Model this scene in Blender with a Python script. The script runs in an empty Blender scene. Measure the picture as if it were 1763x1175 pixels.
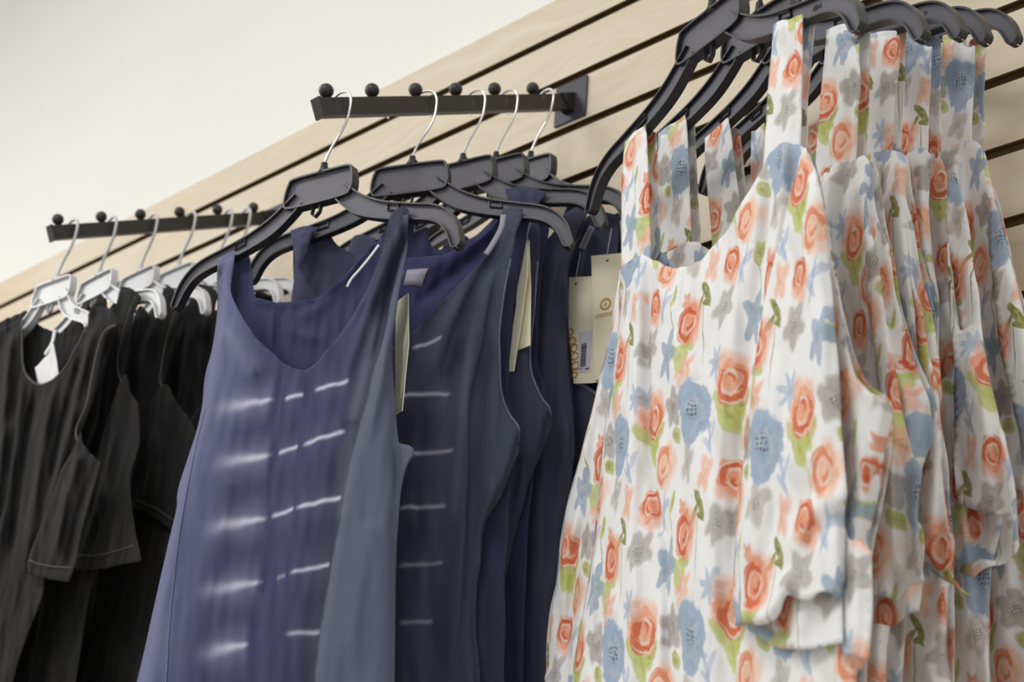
import bpy, bmesh, math, random
import numpy as np
from mathutils import Vector, Matrix, geometry
C = bpy.context.scene
COL = C.collection
random.seed(7)
rng = np.random.default_rng(7)

# ------------------------------------------------------------------ camera, world, lamps, exposure
CAM_R,CAM_U,CAM_B=[.724255,.686008,.069631],[.21923,-.324836,.920011],[.653753,-.651057,-.385657]
WALL_Y=1.1036
GROOVE_Z=2.4286
PLATE_B=(-1.0330,1.1036,2.3158)
PLATE_L=(-1.6563,1.1036,2.3344)
cam_d = bpy.data.cameras.new('camera')
cam = bpy.data.objects.new('camera', cam_d)
COL.objects.link(cam)
cam.matrix_world = Matrix(((CAM_R[0], CAM_U[0], CAM_B[0], 0), (CAM_R[1], CAM_U[1], CAM_B[1], 0), (CAM_R[2], CAM_U[2], CAM_B[2], 1.35), (0, 0, 0, 1)))
cam_d.sensor_width = 36
cam_d.lens = 2400 / 1763 * 36
cam_d.clip_start = 0.02
cam_d.dof.use_dof = True
cam_d.dof.focus_distance = 1.25
cam_d.dof.aperture_fstop = 7.5
C.camera = cam
C.view_settings.view_transform = 'Standard'
C.view_settings.look = 'None'
C.view_settings.gamma = 1
C.view_settings.use_curve_mapping = False
C.view_settings.exposure = 0.0

world = bpy.data.worlds.new('shop_ambient')
C.world = world
world.use_nodes = True
world.node_tree.nodes['Background'].inputs[0].default_value = (0.99, 1.0, 0.995, 1)
world.node_tree.nodes['Background'].inputs[1].default_value = 0.78

def area(name, loc, target, sx, sy, power, col=(1, 0.985, 0.96)):
    l = bpy.data.lights.new(name, 'AREA')
    l.shape = 'RECTANGLE'
    l.size, l.size_y, l.energy, l.color = sx, sy, power, col
    o = bpy.data.objects.new(name, l)
    COL.objects.link(o)
    o.location = loc
    d = Vector(target) - Vector(loc)
    o.rotation_euler = d.to_track_quat('-Z', 'Y').to_euler()
    return o
# fluorescent ceiling fittings of the shop, in front of the rack wall
area('ceiling_lamp', (-2.6, -0.9, 3.35), (-2.6, -0.9, 0), 1.2, 0.6, 30)
area('ceiling_lamp', (-0.6, -0.9, 3.35), (-0.6, -0.9, 0), 1.2, 0.6, 22)
area('ceiling_lamp', (-4.6, -0.9, 3.35), (-4.6, -0.9, 0), 1.2, 0.6, 46)

# ------------------------------------------------------------------ helpers
def lin(c):
    o = []
    for v in c[:3]:
        v = v / 255
        o.append(v / 12.92 if v <= 0.04045 else ((v + 0.055) / 1.055) ** 2.4)
    return (*o, 1)

class NT:
    """tiny helper for building node trees"""
    def __init__(s, tree): s.t = tree; s.n = tree.nodes; s.l = tree.links
    def set(s, sock, v):
        if v is None: return
        if hasattr(v, 'links') or isinstance(v, bpy.types.NodeSocket): s.l.new(v, sock)
        else:
            if sock.type == 'VECTOR' and isinstance(v, (int, float)): v = (v, v, v)
            sock.default_value = v
    def math(s, op, a, b=None, c_=None, clamp=False):
        n = s.n.new('ShaderNodeMath'); n.operation = op; n.use_clamp = clamp
        s.set(n.inputs[0], a); s.set(n.inputs[1], b); s.set(n.inputs[2], c_)
        return n.outputs[0]
    def vmath(s, op, a, b=None, c_=None, scale=None):
        n = s.n.new('ShaderNodeVectorMath'); n.operation = op
        s.set(n.inputs[0], a); s.set(n.inputs[1], b)
        if c_ is not None: s.set(n.inputs[2], c_)
        if scale is not None: s.set(n.inputs['Scale'], scale)
        return n.outputs['Value'] if op in ('LENGTH', 'DOT_PRODUCT', 'DISTANCE') else n.outputs[0]
    def mix(s, f, a, b, mode='MIX'):
        n = s.n.new('ShaderNodeMix'); n.data_type = 'RGBA'; n.blend_type = mode
        s.set(n.inputs[0], f); s.set(n.inputs[6], a); s.set(n.inputs[7], b)
        return n.outputs[2]
    def ss(s, v, lo, hi):
        n = s.n.new('ShaderNodeMapRange'); n.interpolation_type = 'SMOOTHSTEP'
        s.set(n.inputs[0], v); s.set(n.inputs[1], lo); s.set(n.inputs[2], hi)
        n.inputs[3].default_value = 0; n.inputs[4].default_value = 1
        return n.outputs[0]
    def noise(s, vec, scale, detail=2, rough=0.5, color=False):
        n = s.n.new('ShaderNodeTexNoise')
        s.set(n.inputs['Vector'], vec); n.inputs['Scale'].default_value = scale
        n.inputs['Detail'].default_value = detail; n.inputs['Roughness'].default_value = rough
        return n.outputs['Color'] if color else n.outputs[0]
    def ramp(s, f, stops):
        n = s.n.new('ShaderNodeValToRGB'); r = n.color_ramp
        while len(r.elements) < len(stops): r.elements.new(0.5)
        for e, (p, c) in zip(r.elements, stops): e.position = p; e.color = c
        s.set(n.inputs[0], f)
        return n.outputs[0]
    def uv(s, name='UVMap'):
        n = s.n.new('ShaderNodeUVMap'); n.uv_map = name
        return n.outputs[0]
    def xyz(s, v):
        n = s.n.new('ShaderNodeSeparateXYZ'); s.set(n.inputs[0], v); return n.outputs
    def comb(s, x=0, y=0, z=0):
        n = s.n.new('ShaderNodeCombineXYZ'); s.set(n.inputs[0], x); s.set(n.inputs[1], y); s.set(n.inputs[2], z); return n.outputs[0]

def newmat(name, col=(200, 200, 200), rough=0.6, metal=0.0, spec=0.5):
    m = bpy.data.materials.new(name); m.use_nodes = True
    b = m.node_tree.nodes['Principled BSDF']
    b.inputs['Base Color'].default_value = lin(col)
    b.inputs['Roughness'].default_value = rough
    b.inputs['Metallic'].default_value = metal
    b.inputs['Specular IOR Level'].default_value = spec
    return m, NT(m.node_tree), b

def bump(nt, b, h, strength, dist=0.001):
    n = nt.n.new('ShaderNodeBump'); n.inputs['Strength'].default_value = strength; n.inputs['Distance'].default_value = dist
    nt.set(n.inputs['Height'], h); nt.l.new(n.outputs[0], b.inputs['Normal'])

MAT = {}
# ------------------------------------------------------------------ plain materials, each with a little procedural variation
def plain(name, col, rough, metal=0.0, spec=0.5, var=0.12, scale=60, bmp=0.0):
    m, nt, b = newmat(name, col, rough, metal, spec)
    tc = nt.n.new('ShaderNodeTexCoord').outputs['Object']
    f = nt.noise(tc, scale, 3)
    c1 = lin([max(0, v * (1 - var)) for v in col]); c2 = lin([min(255, v * (1 + var)) for v in col])
    nt.l.new(nt.mix(f, c1, c2), b.inputs['Base Color'])
    if bmp: bump(nt, b, f, bmp)
    MAT[name] = m
    return m
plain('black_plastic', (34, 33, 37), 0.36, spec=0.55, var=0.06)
plain('black_plastic_web', (84, 82, 90), 0.5, spec=0.5, var=0.05, scale=900, bmp=0.15)  # web paler than rim: light caught on its face is painted into the colour
plain('white_plastic', (196, 197, 198), 0.3, spec=0.6, var=0.02)
plain('white_plastic_web', (186, 187, 188), 0.35, spec=0.6, var=0.02)
plain('chrome', (225, 225, 228), 0.18, metal=1.0, var=0.02)
plain('black_metal', (38, 35, 33), 0.38, spec=0.5, var=0.15, scale=300)
plain('plate_metal', (62, 60, 68), 0.4, metal=0.3, var=0.1)
plain('card', (244, 237, 208), 0.7, var=0.02)
plain('gold_ink', (196, 150, 62), 0.6)
plain('dark_ink', (60, 50, 62), 0.7)
plain('sticker', (214, 210, 222), 0.5, var=0.01)
plain('label_white', (225, 222, 218), 0.7, var=0.04)
plain('label_grey', (150, 146, 158), 0.6, var=0.08)
plain('ribbon', (215, 214, 216), 0.5, var=0.04)
plain('seam', (96, 100, 124), 0.8, var=0.2, scale=400)
plain('stitch', (222, 216, 212), 0.8, var=0.05, scale=400)
plain('blackhem', (62, 60, 60), 0.85, var=0.25, scale=300)
plain('wall_paint', (236, 235, 229), 0.8, var=0.012, scale=3, bmp=0.05)
plain('floor_tile', (170, 165, 155), 0.5, var=0.08, scale=4)
plain('thread', (220, 220, 225), 0.4, var=0.02)
plain('engraving', (34, 33, 38), 0.6)

# maple laminate on the slat wall
m, nt, b = newmat('maple', (225, 208, 180), 0.5)
tc = nt.n.new('ShaderNodeTexCoord').outputs['Object']
st = nt.vmath('MULTIPLY', tc, (1.2, 1, 22))
wob = nt.noise(nt.vmath('MULTIPLY', tc, (2.5, 1, 7)), 1.0, 3)
gr = nt.noise(nt.vmath('ADD', st, nt.comb(0, 0, nt.math('MULTIPLY', wob, 5.0))), 2.2, 5, 0.62)
fine = nt.noise(nt.vmath('MULTIPLY', tc, (8, 1, 260)), 1.5, 3)
f1 = nt.ramp(gr, [(0.3, lin((211, 193, 165))), (0.5, lin((219, 204, 180))), (0.72, lin((225, 212, 190)))])
blot = nt.ss(nt.noise(tc, 2.1, 2), 0.55, 0.8)
f2 = nt.mix(nt.math('MULTIPLY', blot, 0.35), f1, lin((214, 180, 130)))
f3 = nt.mix(nt.math('MULTIPLY', fine, 0.16), f2, lin((190, 160, 120)))
nt.l.new(f3, b.inputs['Base Color'])
MAT['maple'] = m
plain('groove_core', (112, 88, 56), 0.9, var=0.2, scale=200)

# ------------------------------------------------------------------ black garment-dyed fabric
m, nt, b = newmat('blackfab', (44, 42, 42), 0.9, spec=0.2)
uv = nt.uv()
a1 = nt.noise(nt.vmath('MULTIPLY', uv, (60, 9, 1)), 1.0, 5, 0.65)
a2 = nt.noise(uv, 700, 2)
cc = nt.ramp(a1, [(0.25, lin((18, 17, 18))), (0.55, lin((31, 30, 30))), (0.85, lin((56, 55, 53)))])
nt.l.new(nt.mix(nt.math('MULTIPLY', a2, 0.3), cc, lin((52, 49, 50))), b.inputs['Base Color'])
bump(nt, b, nt.noise(nt.vmath('MULTIPLY', uv, (50, 14, 1)), 1.0, 4), 0.6, 0.004)
b.inputs['Sheen Weight'].default_value = 0.03
MAT['blackfab'] = m

# ------------------------------------------------------------------ dyed blue jersey
def group_streak():
    g = bpy.data.node_groups.new('DyeStreak', 'ShaderNodeTree')
    itf = g.interface
    itf.new_socket('Vector', in_out='INPUT', socket_type='NodeSocketVector')
    itf.new_socket('A', in_out='INPUT', socket_type='NodeSocketVector')
    itf.new_socket('Dir', in_out='INPUT', socket_type='NodeSocketVector')
    for n_ in ('Len', 'Width', 'Amt', 'Tail'): itf.new_socket(n_, in_out='INPUT', socket_type='NodeSocketFloat')
    itf.new_socket('Mask', in_out='OUTPUT', socket_type='NodeSocketFloat')
    nt = NT(g); i = g.nodes.new('NodeGroupInput').outputs; o = g.nodes.new('NodeGroupOutput')
    p = nt.vmath('SUBTRACT', i['Vector'], i['A'])
    t = nt.math('DIVIDE', nt.vmath('DOT_PRODUCT', p, i['Dir']), i['Len'])
    px = nt.xyz(p); dx = nt.xyz(i['Dir'])
    perp = nt.math('ABSOLUTE', nt.math('SUBTRACT', nt.math('MULTIPLY', px[0], dx[1]), nt.math('MULTIPLY', px[1], dx[0])))
    # width grows softly towards the tail (t=0)
    tail = nt.math('MULTIPLY', nt.math('SUBTRACT', 1.0, t, clamp=True), i['Tail'])
    w = nt.math('MULTIPLY', i['Width'], nt.math('ADD', 1.0, nt.math('MULTIPLY', tail, 3.0)))
    core = nt.math('EXPONENT', nt.math('MULTIPLY', nt.math('POWER', nt.math('DIVIDE', perp, w), 2.0), -1.0))
    a0 = nt.ss(t, -0.12, nt.math('ADD', 0.12, nt.math('MULTIPLY', i['Tail'], 0.55)))
    a1 = nt.ss(t, 1.04, 0.90)
    core = nt.math('MULTIPLY', core, nt.math('SUBTRACT', 1.0, nt.math('MULTIPLY', tail, 0.45)))
    halo = nt.math('EXPONENT', nt.math('MULTIPLY', nt.math('POWER', nt.math('DIVIDE', perp, nt.math('MULTIPLY', i['Width'], 8.0)), 2.0), -1.0))
    halo = nt.math('MULTIPLY', halo, nt.math('ADD', 0.05, nt.math('MULTIPLY', i['Tail'], 0.16)))
    r = nt.math('MULTIPLY', nt.math('MULTIPLY', nt.math('ADD', core, halo), nt.math('MULTIPLY', a0, a1)), i['Amt'], clamp=True)
    nt.l.new(r, o.inputs['Mask'])
    return g
STREAK = group_streak()

def blue_mat(name, stops, streaks=(), bumpy=0.5):
    m, nt, b = newmat(name, (80, 80, 120), 0.9, spec=0.15)
    uv = nt.uv(); dye = nt.xyz(nt.uv('dye'))
    n1 = nt.noise(nt.vmath('MULTIPLY', uv, (15, 13, 1)), 1.0, 4, 0.6)
    s = nt.math('ADD', dye[0], nt.math('MULTIPLY', nt.math('SUBTRACT', n1, 0.5), 0.22))
    s01 = nt.math('MULTIPLY', nt.math('ADD', s, 1.5), 1 / 3.5)
    base = nt.ramp(s01, [((p + 1.5) / 3.5, lin(c)) for p, c in stops])
    n2 = nt.noise(uv, 900, 2)
    n3 = nt.noise(nt.vmath('MULTIPLY', uv, (30, 6, 1)), 1.0, 4, 0.6)
    base = nt.mix(nt.math('MULTIPLY', n3, 0.16), base, lin((74, 75, 100)))
    base = nt.mix(nt.math('MULTIPLY', n2, 0.17), base, lin((92, 93, 120)))
    acc = None
    wv = nt.vmath('ADD', uv, nt.vmath('MULTIPLY', nt.vmath('SUBTRACT', nt.noise(uv, 60, 2, color=True), (0.5, 0.5, 0.5)), (0.002, 0.0022, 0)))
    for (a, e, amt, tail, wid) in streaks:
        g = nt.n.new('ShaderNodeGroup'); g.node_tree = STREAK
        d = Vector((e[0] - a[0], e[1] - a[1], 0)); L = d.length; d.normalize()
        nt.l.new(wv, g.inputs['Vector'])
        g.inputs['A'].default_value = (a[0], a[1], 0); g.inputs['Dir'].default_value = d
        g.inputs['Len'].default_value = L; g.inputs['Width'].default_value = wid; g.inputs['Amt'].default_value = amt; g.inputs['Tail'].default_value = tail
        acc = g.outputs[0] if acc is None else nt.math('MAXIMUM', acc, g.outputs[0])
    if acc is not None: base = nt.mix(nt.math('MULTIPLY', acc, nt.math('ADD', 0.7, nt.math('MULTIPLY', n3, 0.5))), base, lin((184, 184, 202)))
    nt.l.new(base, b.inputs['Base Color'])
    bump(nt, b, nt.noise(nt.vmath('MULTIPLY', uv, (45, 12, 1)), 1.0, 4), bumpy, 0.003)
    b.inputs['Sheen Weight'].default_value = 0.05
    MAT[name] = m

# ------------------------------------------------------------------ watercolour flower print
def group_motif():
    g = bpy.data.node_groups.new('Motif', 'ShaderNodeTree')
    itf = g.interface
    def inp(n_, t='Float'): itf.new_socket(n_, in_out='INPUT', socket_type='NodeSocket' + t)
    inp('Base', 'Color'); inp('Vector', 'Vector'); inp('Noise'); inp('Center', 'Vector'); inp('Rot'); inp('Scale', 'Vector')
    inp('Petals'); inp('PetalAmp'); inp('Bend'); inp('Soft'); inp('Alpha')
    inp('Light', 'Color'); inp('Dark', 'Color'); inp('Arcs'); inp('Heart'); inp('HeartCol', 'Color')
    itf.new_socket('Color', in_out='OUTPUT', socket_type='NodeSocketColor')
    nt = NT(g); i = g.nodes.new('NodeGroupInput').outputs; o = g.nodes.new('NodeGroupOutput')
    p = nt.vmath('SUBTRACT', nt.vmath('MULTIPLY_ADD', i['Base'], (1e-7, 1e-7, 0), i['Vector']), i['Center'])
    w = nt.n.new('ShaderNodeVectorMath'); w.operation = 'WRAP'
    nt.l.new(p, w.inputs[0]); w.inputs[1].default_value = (TW / 2, TH / 2, 1); w.inputs[2].default_value = (-TW / 2, -TH / 2, -1)
    r = nt.n.new('ShaderNodeVectorRotate'); r.rotation_type = 'Z_AXIS'
    nt.l.new(w.outputs[0], r.inputs['Vector']); nt.l.new(i['Rot'], r.inputs['Angle'])
    q = nt.xyz(nt.vmath('DIVIDE', r.outputs[0], i['Scale']))
    y = nt.math('ADD', q[1], nt.math('MULTIPLY', nt.math('MULTIPLY', q[0], q[0]), i['Bend']))
    d = nt.math('SQRT', nt.math('ADD', nt.math('MULTIPLY', q[0], q[0]), nt.math('MULTIPLY', y, y)))
    ang = nt.math('ARCTAN2', y, q[0])
    pet = nt.math('MULTIPLY', nt.math('COSINE', nt.math('MULTIPLY', ang, i['Petals'])), i['PetalAmp'])
    nn = nt.math('SUBTRACT', i['Noise'], 0.5)
    dd = nt.math('ADD', nt.math('ADD', d, pet), nt.math('MULTIPLY', nn, 0.55))
    mask = nt.math('SUBTRACT', 1.0, nt.ss(dd, nt.math('SUBTRACT', 0.96, i['Soft']), 1.0))
    mask = nt.math('MULTIPLY', mask, nt.math('MULTIPLY', i['Alpha'], nt.math('ADD', 0.72, nt.math('MULTIPLY', i['Noise'], 0.5))), clamp=True)
    # brush arcs: curved darker strokes around the middle
    sw = nt.math('SINE', nt.math('ADD', nt.math('MULTIPLY', d, 9.0), nt.math('ADD', ang, nt.math('MULTIPLY', nn, 13.0))))
    arc = nt.math('MULTIPLY', nt.ss(sw, -0.3, 0.5), nt.math('SUBTRACT', 1.0, nt.ss(d, 0.38, 0.72)))
    arc = nt.math('MULTIPLY', arc, i['Arcs'], clamp=True)
    col = nt.mix(arc, i['Light'], i['Dark'])
    gap = nt.math('MULTIPLY', nt.math('MULTIPLY', nt.ss(sw, -0.75, -0.98), nt.math('SUBTRACT', 1.0, nt.ss(d, 0.5, 0.7))), nt.math('MULTIPLY', i['Arcs'], 0.8))
    col = nt.mix(gap, col, (0.86, 0.66, 0.54, 1))
    hw = nt.math('SINE', nt.math('MULTIPLY', q[0], 34.0)); hv = nt.math('SINE', nt.math('ADD', nt.math('MULTIPLY', y, 30.0), nt.math('MULTIPLY', nn, 12.0)))
    heart = nt.math('MULTIPLY', nt.math('MULTIPLY', nt.ss(nt.math('MULTIPLY', hw, hv), 0.05, 0.35), nt.math('SUBTRACT', 1.0, nt.ss(d, 0.22, 0.34))), i['Heart'])
    col = nt.mix(heart, col, i['HeartCol'])
    nt.l.new(nt.mix(mask, i['Base'], col), o.inputs['Color'])
    return g
TW, TH = 0.142, 0.170
MS = 1.42
MOTIF = group_motif()
def group_rose():
    """a loose painted rose: pale outer wash, orange body, darker crescent strokes with pale gaps"""
    g = bpy.data.node_groups.new('Rose', 'ShaderNodeTree'); itf = g.interface
    for n_, ty in (('Base', 'Color'), ('Vector', 'Vector'), ('Noise', 'Float'), ('Center', 'Vector'), ('Rot', 'Float'), ('Scale', 'Vector'), ('Wash', 'Color'), ('Body', 'Color'), ('Stroke', 'Color'), ('Strength', 'Float')):
        itf.new_socket(n_, in_out='INPUT', socket_type='NodeSocket' + ty)
    itf.new_socket('Color', in_out='OUTPUT', socket_type='NodeSocketColor')
    nt = NT(g); i = g.nodes.new('NodeGroupInput').outputs; o = g.nodes.new('NodeGroupOutput')
    p = nt.vmath('SUBTRACT', nt.vmath('MULTIPLY_ADD', i['Base'], (1e-7, 1e-7, 0), i['Vector']), i['Center'])
    w = nt.n.new('ShaderNodeVectorMath'); w.operation = 'WRAP'
    nt.l.new(p, w.inputs[0]); w.inputs[1].default_value = (TW / 2, TH / 2, 1); w.inputs[2].default_value = (-TW / 2, -TH / 2, -1)
    r = nt.n.new('ShaderNodeVectorRotate'); r.rotation_type = 'Z_AXIS'
    nt.l.new(w.outputs[0], r.inputs['Vector']); nt.l.new(i['Rot'], r.inputs['Angle'])
    q = nt.vmath('DIVIDE', r.outputs[0], i['Scale'])
    nn = nt.math('SUBTRACT', i['Noise'], 0.5)
    q = nt.vmath('ADD', q, nt.comb(nt.math('MULTIPLY', nn, 0.22), nt.math('MULTIPLY', nn, -0.2), 0))
    after = lambda c_: nt.vmath('MULTIPLY_ADD', c_, (1e-7, 1e-7, 0), q)      # strokes are laid down one after the other
    def blob(col, cx, cy, rad, soft, lobes, amp):
        v = nt.vmath('SUBTRACT', after(col), (cx, cy, 0)); x = nt.xyz(v)
        d = nt.vmath('LENGTH', v); a = nt.math('ARCTAN2', x[1], x[0])
        d = nt.math('ADD', d, nt.math('MULTIPLY', nt.math('COSINE', nt.math('MULTIPLY', a, lobes)), amp))
        return nt.math('SUBTRACT', 1.0, nt.ss(d, rad - soft, rad))
    def cres(col, cx, cy, rad, wid, th):
        v = nt.vmath('SUBTRACT', after(col), (cx, cy, 0)); d = nt.math('ABSOLUTE', nt.math('SUBTRACT', nt.vmath('LENGTH', v), rad))
        c_ = nt.math('ADD', nt.math('DIVIDE', nt.vmath('DOT_PRODUCT', v, (math.cos(th), math.sin(th), 0)), rad), 0.25)
        return nt.ss(nt.math('SUBTRACT', nt.math('MULTIPLY', c_, wid), d), -0.01, 0.035)
    col = nt.mix(nt.math('MULTIPLY', blob(i['Base'], -.12, .18, 1.0, .42, 4, .10), nt.math('MULTIPLY', i['Strength'], 0.75)), i['Base'], i['Wash'])
    body = nt.mix(nt.ss(i['Noise'], .3, .75), i['Wash'], i['Body'])
    col = nt.mix(nt.math('MULTIPLY', blob(col, .04, -.06, .80, .14, 5, .07), i['Strength']), col, body)
    for (cx, cy, rad, wid, th) in ((.02, -.12, .50, .13, -1.9), (.08, -.02, .52, .08, -.5), (.0, .02, .17, .08, .9), (-.08, -.08, .33, .07, 2.6), (.13, .04, .36, .05, .3)):
        col = nt.mix(nt.math('MULTIPLY', cres(col, cx, cy, rad, wid, th), 0.80), col, i['Stroke'])
    for (cx, cy, rad, wid, th) in ((.03, -.04, .37, .05, -1.4), (.02, .02, .31, .055, 1.6), (.03, -.06, .66, .04, -1.0)):
        col = nt.mix(nt.math('MULTIPLY', cres(col, cx, cy, rad, wid, th), 0.85), col, (0.86, 0.72, 0.62, 1))
    nt.l.new(col, o.inputs['Color'])
    return g
ROSE = group_rose()
ROSES = [(0.14, 0.81, 0.3, .0185, .0168, (244, 190, 160), (236, 154, 118), (216, 112, 74)), (0.62, 0.185, 1.9, .0172, .0160, (242, 178, 148), (232, 140, 104), (212, 100, 64)), (0.14, 0.37, -2.7, .0140, .0128, (244, 186, 156), (234, 148, 112), (214, 108, 70)),
 (0.32, 0.54, 2.3, .0170, .0150, (247, 208, 184), (243, 186, 154), (230, 142, 102))]
OR1, OR2 = (238, 168, 136), (216, 112, 72)
BL1, BL2, BL3 = (162, 182, 203), (132, 156, 184), (58, 64, 86)
GY1, GY2, GY3 = (176, 168, 160), (142, 134, 126), (74, 66, 72)
GN1, GN2, GN3 = (200, 206, 118), (148, 150, 66), (104, 106, 40)
#  x, y (fractions of the tile), rot, sx, sy (m), petals, amp, bend, soft, alpha, light, dark, arcs, heart, heartcol
MOTS = [
 # pale washes and distant sprigs
 (0.12, 0.52, 0.6, .020, .014, 3, .20, 0, .5, .28, (206, 200, 196), (190, 184, 180), 0, 0, GY3),
 (0.62, 0.86, 0.2, .019, .013, 4, .22, 0, .5, .25, (212, 206, 202), (190, 184, 180), 0, 0, GY3),
 (0.90, 0.62, 1.2, .020, .002, 0, 0, .25, .3, .62, (168, 186, 216), BL2, 0, 0, BL3),
 (0.86, 0.66, 0.3, .010, .0026, 0, 0, .3, .3, .55, (168, 186, 216), BL2, 0, 0, BL3),
 (0.95, 0.60, 2.2, .010, .0026, 0, 0, .3, .3, .55, (168, 186, 216), BL2, 0, 0, BL3),
 (0.90, 0.55, 0.8, .009, .0026, 0, 0, .3, .3, .55, (168, 186, 216), BL2, 0, 0, BL3),
 (0.30, 0.32, 2.0, .016, .0018, 0, 0, .3, .3, .6, (168, 186, 216), BL2, 0, 0, BL3),
 (0.27, 0.30, 1.0, .009, .003, 0, 0, .3, .3, .55, (168, 186, 216), BL2, 0, 0, BL3),
 (0.34, 0.35, 2.8, .009, .003, 0, 0, .3, .3, .55, (168, 186, 216), BL2, 0, 0, BL3),
 # stems
 (0.17, 0.62, 1.45, .026, .0006, 0, 0, .9, .3, .9, GN1, GN2, 0, 0, GN3),
 (0.80, 0.12, 1.65, .024, .0006, 0, 0, -1.2, .3, .9, GN2, GN2, 0, 0, GN3),
 (0.43, 0.20, 1.4, .022, .0005, 0, 0, 1.0, .3, .9, GN2, GN3, 0, 0, GN3),
 # leaves
 (0.10, 0.68, 0.7, .017, .0085, 3, .25, 0, .2, .85, GN1, GN2, .2, .3, GN3),
 (0.22, 0.70, 2.4, .011, .0045, 0, 0, .2, .25, .85, (196, 200, 110), GN2, .5, .8, GN3),
 (0.13, 0.66, 1.2, .010, .0042, 0, 0, .2, .25, .8, GN1, GN2, .4, .4, GN3),
 (0.84, 0.30, 0.9, .011, .0034, 0, 0, .3, .2, .95, GN2, GN3, .6, .3, GN3),
 (0.755, 0.25, 2.5, .009, .0024, 0, 0, .5, .2, .95, GN2, GN3, .6, .3, GN3),
 (0.85, 0.24, 0.4, .006, .0020, 0, 0, .5, .2, .95, GN2, GN3, .6, .3, GN3),
 (0.52, 0.035, 0.6, .014, .0080, 3, .25, 0, .2, .8, GN1, GN2, .2, .3, GN3),
 (0.50, 0.66, 0.5, .0085, .0050, 0, 0, .2, .25, .9, (196, 200, 120), GN2, .5, .8, GN3),
 (0.44, 0.36, 2.0, .008, .0028, 0, 0, .2, .25, .9, GN1, GN2, .5, .8, GN3),
 (0.62, 0.08, 0.2, .009, .0045, 0, 0, .2, .25, .85, GN1, GN2, .3, .8, GN3),
 # grey blooms
 (0.45, 0.80, 0.4, .0155, .012, 5, .16, 0, .25, .82, GY1, GY2, .35, 1, GY3),
 (0.66, 0.50, 2.1, .0125, .010, 4, .2, 0, .35, .7, (190, 182, 172), GY2, .3, 1, GY3),
 (0.06, 0.18, 1.2, .011, .015, 5, .18, 0, .3, .72, GY1, GY2, .3, 1, GY3),
 # blue blooms
 (0.72, 0.74, 0.9, .0215, .0180, 3, .12, 0, .10, .93, BL1, BL2, .35, .9, BL3),
 (0.36, 0.07, 2.0, .0135, .010, 5, .30, 0, .12, .85, BL1, BL2, .35, .5, BL3),
 (0.98, 0.92, 0.3, .0105, .009, 7, .30, 0, .25, .7, (170, 192, 216), BL2, .2, .8, BL3),
 # soft peach blooms
 (0.90, 0.42, 1.9, .0125, .0095, 4, .22, 0, .4, .75, (246, 192, 160), OR2, .35, 0, OR2),
 (0.58, 0.30, 1.0, .0075, .0050, 5, .22, 0, .3, .85, OR1, OR2, .5, 0, OR2),
 (0.60, 0.955, 2.6, .0130, .0080, 5, .22, 0, .4, .7, (246, 190, 156), OR2, .4, 0, OR2),
]
def floral_mat():
    m, nt, b = newmat('floral', (236, 232, 230), 0.8, spec=0.2)
    uv = nt.uv()
    nz = nt.noise(uv, 120, 4, 0.62)
    wv = nt.vmath('ADD', uv, nt.vmath('MULTIPLY', nt.vmath('SUBTRACT', nt.noise(uv, 95, 3, color=True), (0.5, 0.5, 0.5)), (0.0045, 0.0045, 0)))
    base = lin((246, 245, 244))
    for (x, y, rot, sx, sy, pt, pa, bd, so, al, lc, dc, ar, hr, hc) in MOTS:
        g = nt.n.new('ShaderNodeGroup'); g.node_tree = MOTIF
        nt.set(g.inputs['Base'], base); nt.l.new(wv, g.inputs['Vector']); nt.l.new(nz, g.inputs['Noise'])
        g.inputs['Center'].default_value = (x * TW, y * TH, 0)
        for k, v in (('Rot', rot), ('Petals', pt), ('PetalAmp', pa), ('Bend', bd), ('Soft', so), ('Alpha', al), ('Arcs', ar), ('Heart', hr)): g.inputs[k].default_value = v
        g.inputs['Scale'].default_value = (sx * MS, sy * MS, 1)
        g.inputs['Light'].default_value = lin(lc); g.inputs['Dark'].default_value = lin(dc); g.inputs['HeartCol'].default_value = lin(hc)
        base = g.outputs[0]
    for (x, y, rot, sx, sy, c1, c2, c3) in ROSES:
        g = nt.n.new('ShaderNodeGroup'); g.node_tree = ROSE
        nt.l.new(base, g.inputs['Base']); nt.l.new(wv, g.inputs['Vector']); nt.l.new(nz, g.inputs['Noise'])
        g.inputs['Center'].default_value = (x * TW, y * TH, 0); g.inputs['Rot'].default_value = rot; g.inputs['Scale'].default_value = (sx * MS, sy * MS, 1)
        g.inputs['Wash'].default_value = lin(c1); g.inputs['Body'].default_value = lin(c2); g.inputs['Stroke'].default_value = lin(c3); g.inputs['Strength'].default_value = 0.95
        base = g.outputs[0]
    nt.l.new(base, b.inputs['Base Color'])
    h = nt.math('ADD', nt.noise(nt.vmath('MULTIPLY', uv, (38, 16, 1)), 1.0, 4, 0.55), nt.math('MULTIPLY', nt.noise(uv, 1500, 1), 0.03))
    bump(nt, b, h, 0.8, 0.004)
    # thin cloth lets some light through
    tr = nt.n.new('ShaderNodeBsdfTranslucent'); nt.l.new(base, tr.inputs[0])
    mx = nt.n.new('ShaderNodeMixShader'); mx.inputs[0].default_value = 0.18
    out = nt.n['Material Output']
    nt.l.new(b.outputs[0], mx.inputs[1]); nt.l.new(tr.outputs[0], mx.inputs[2]); nt.l.new(mx.outputs[0], out.inputs[0])
    MAT['floral'] = m
floral_mat()

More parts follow.
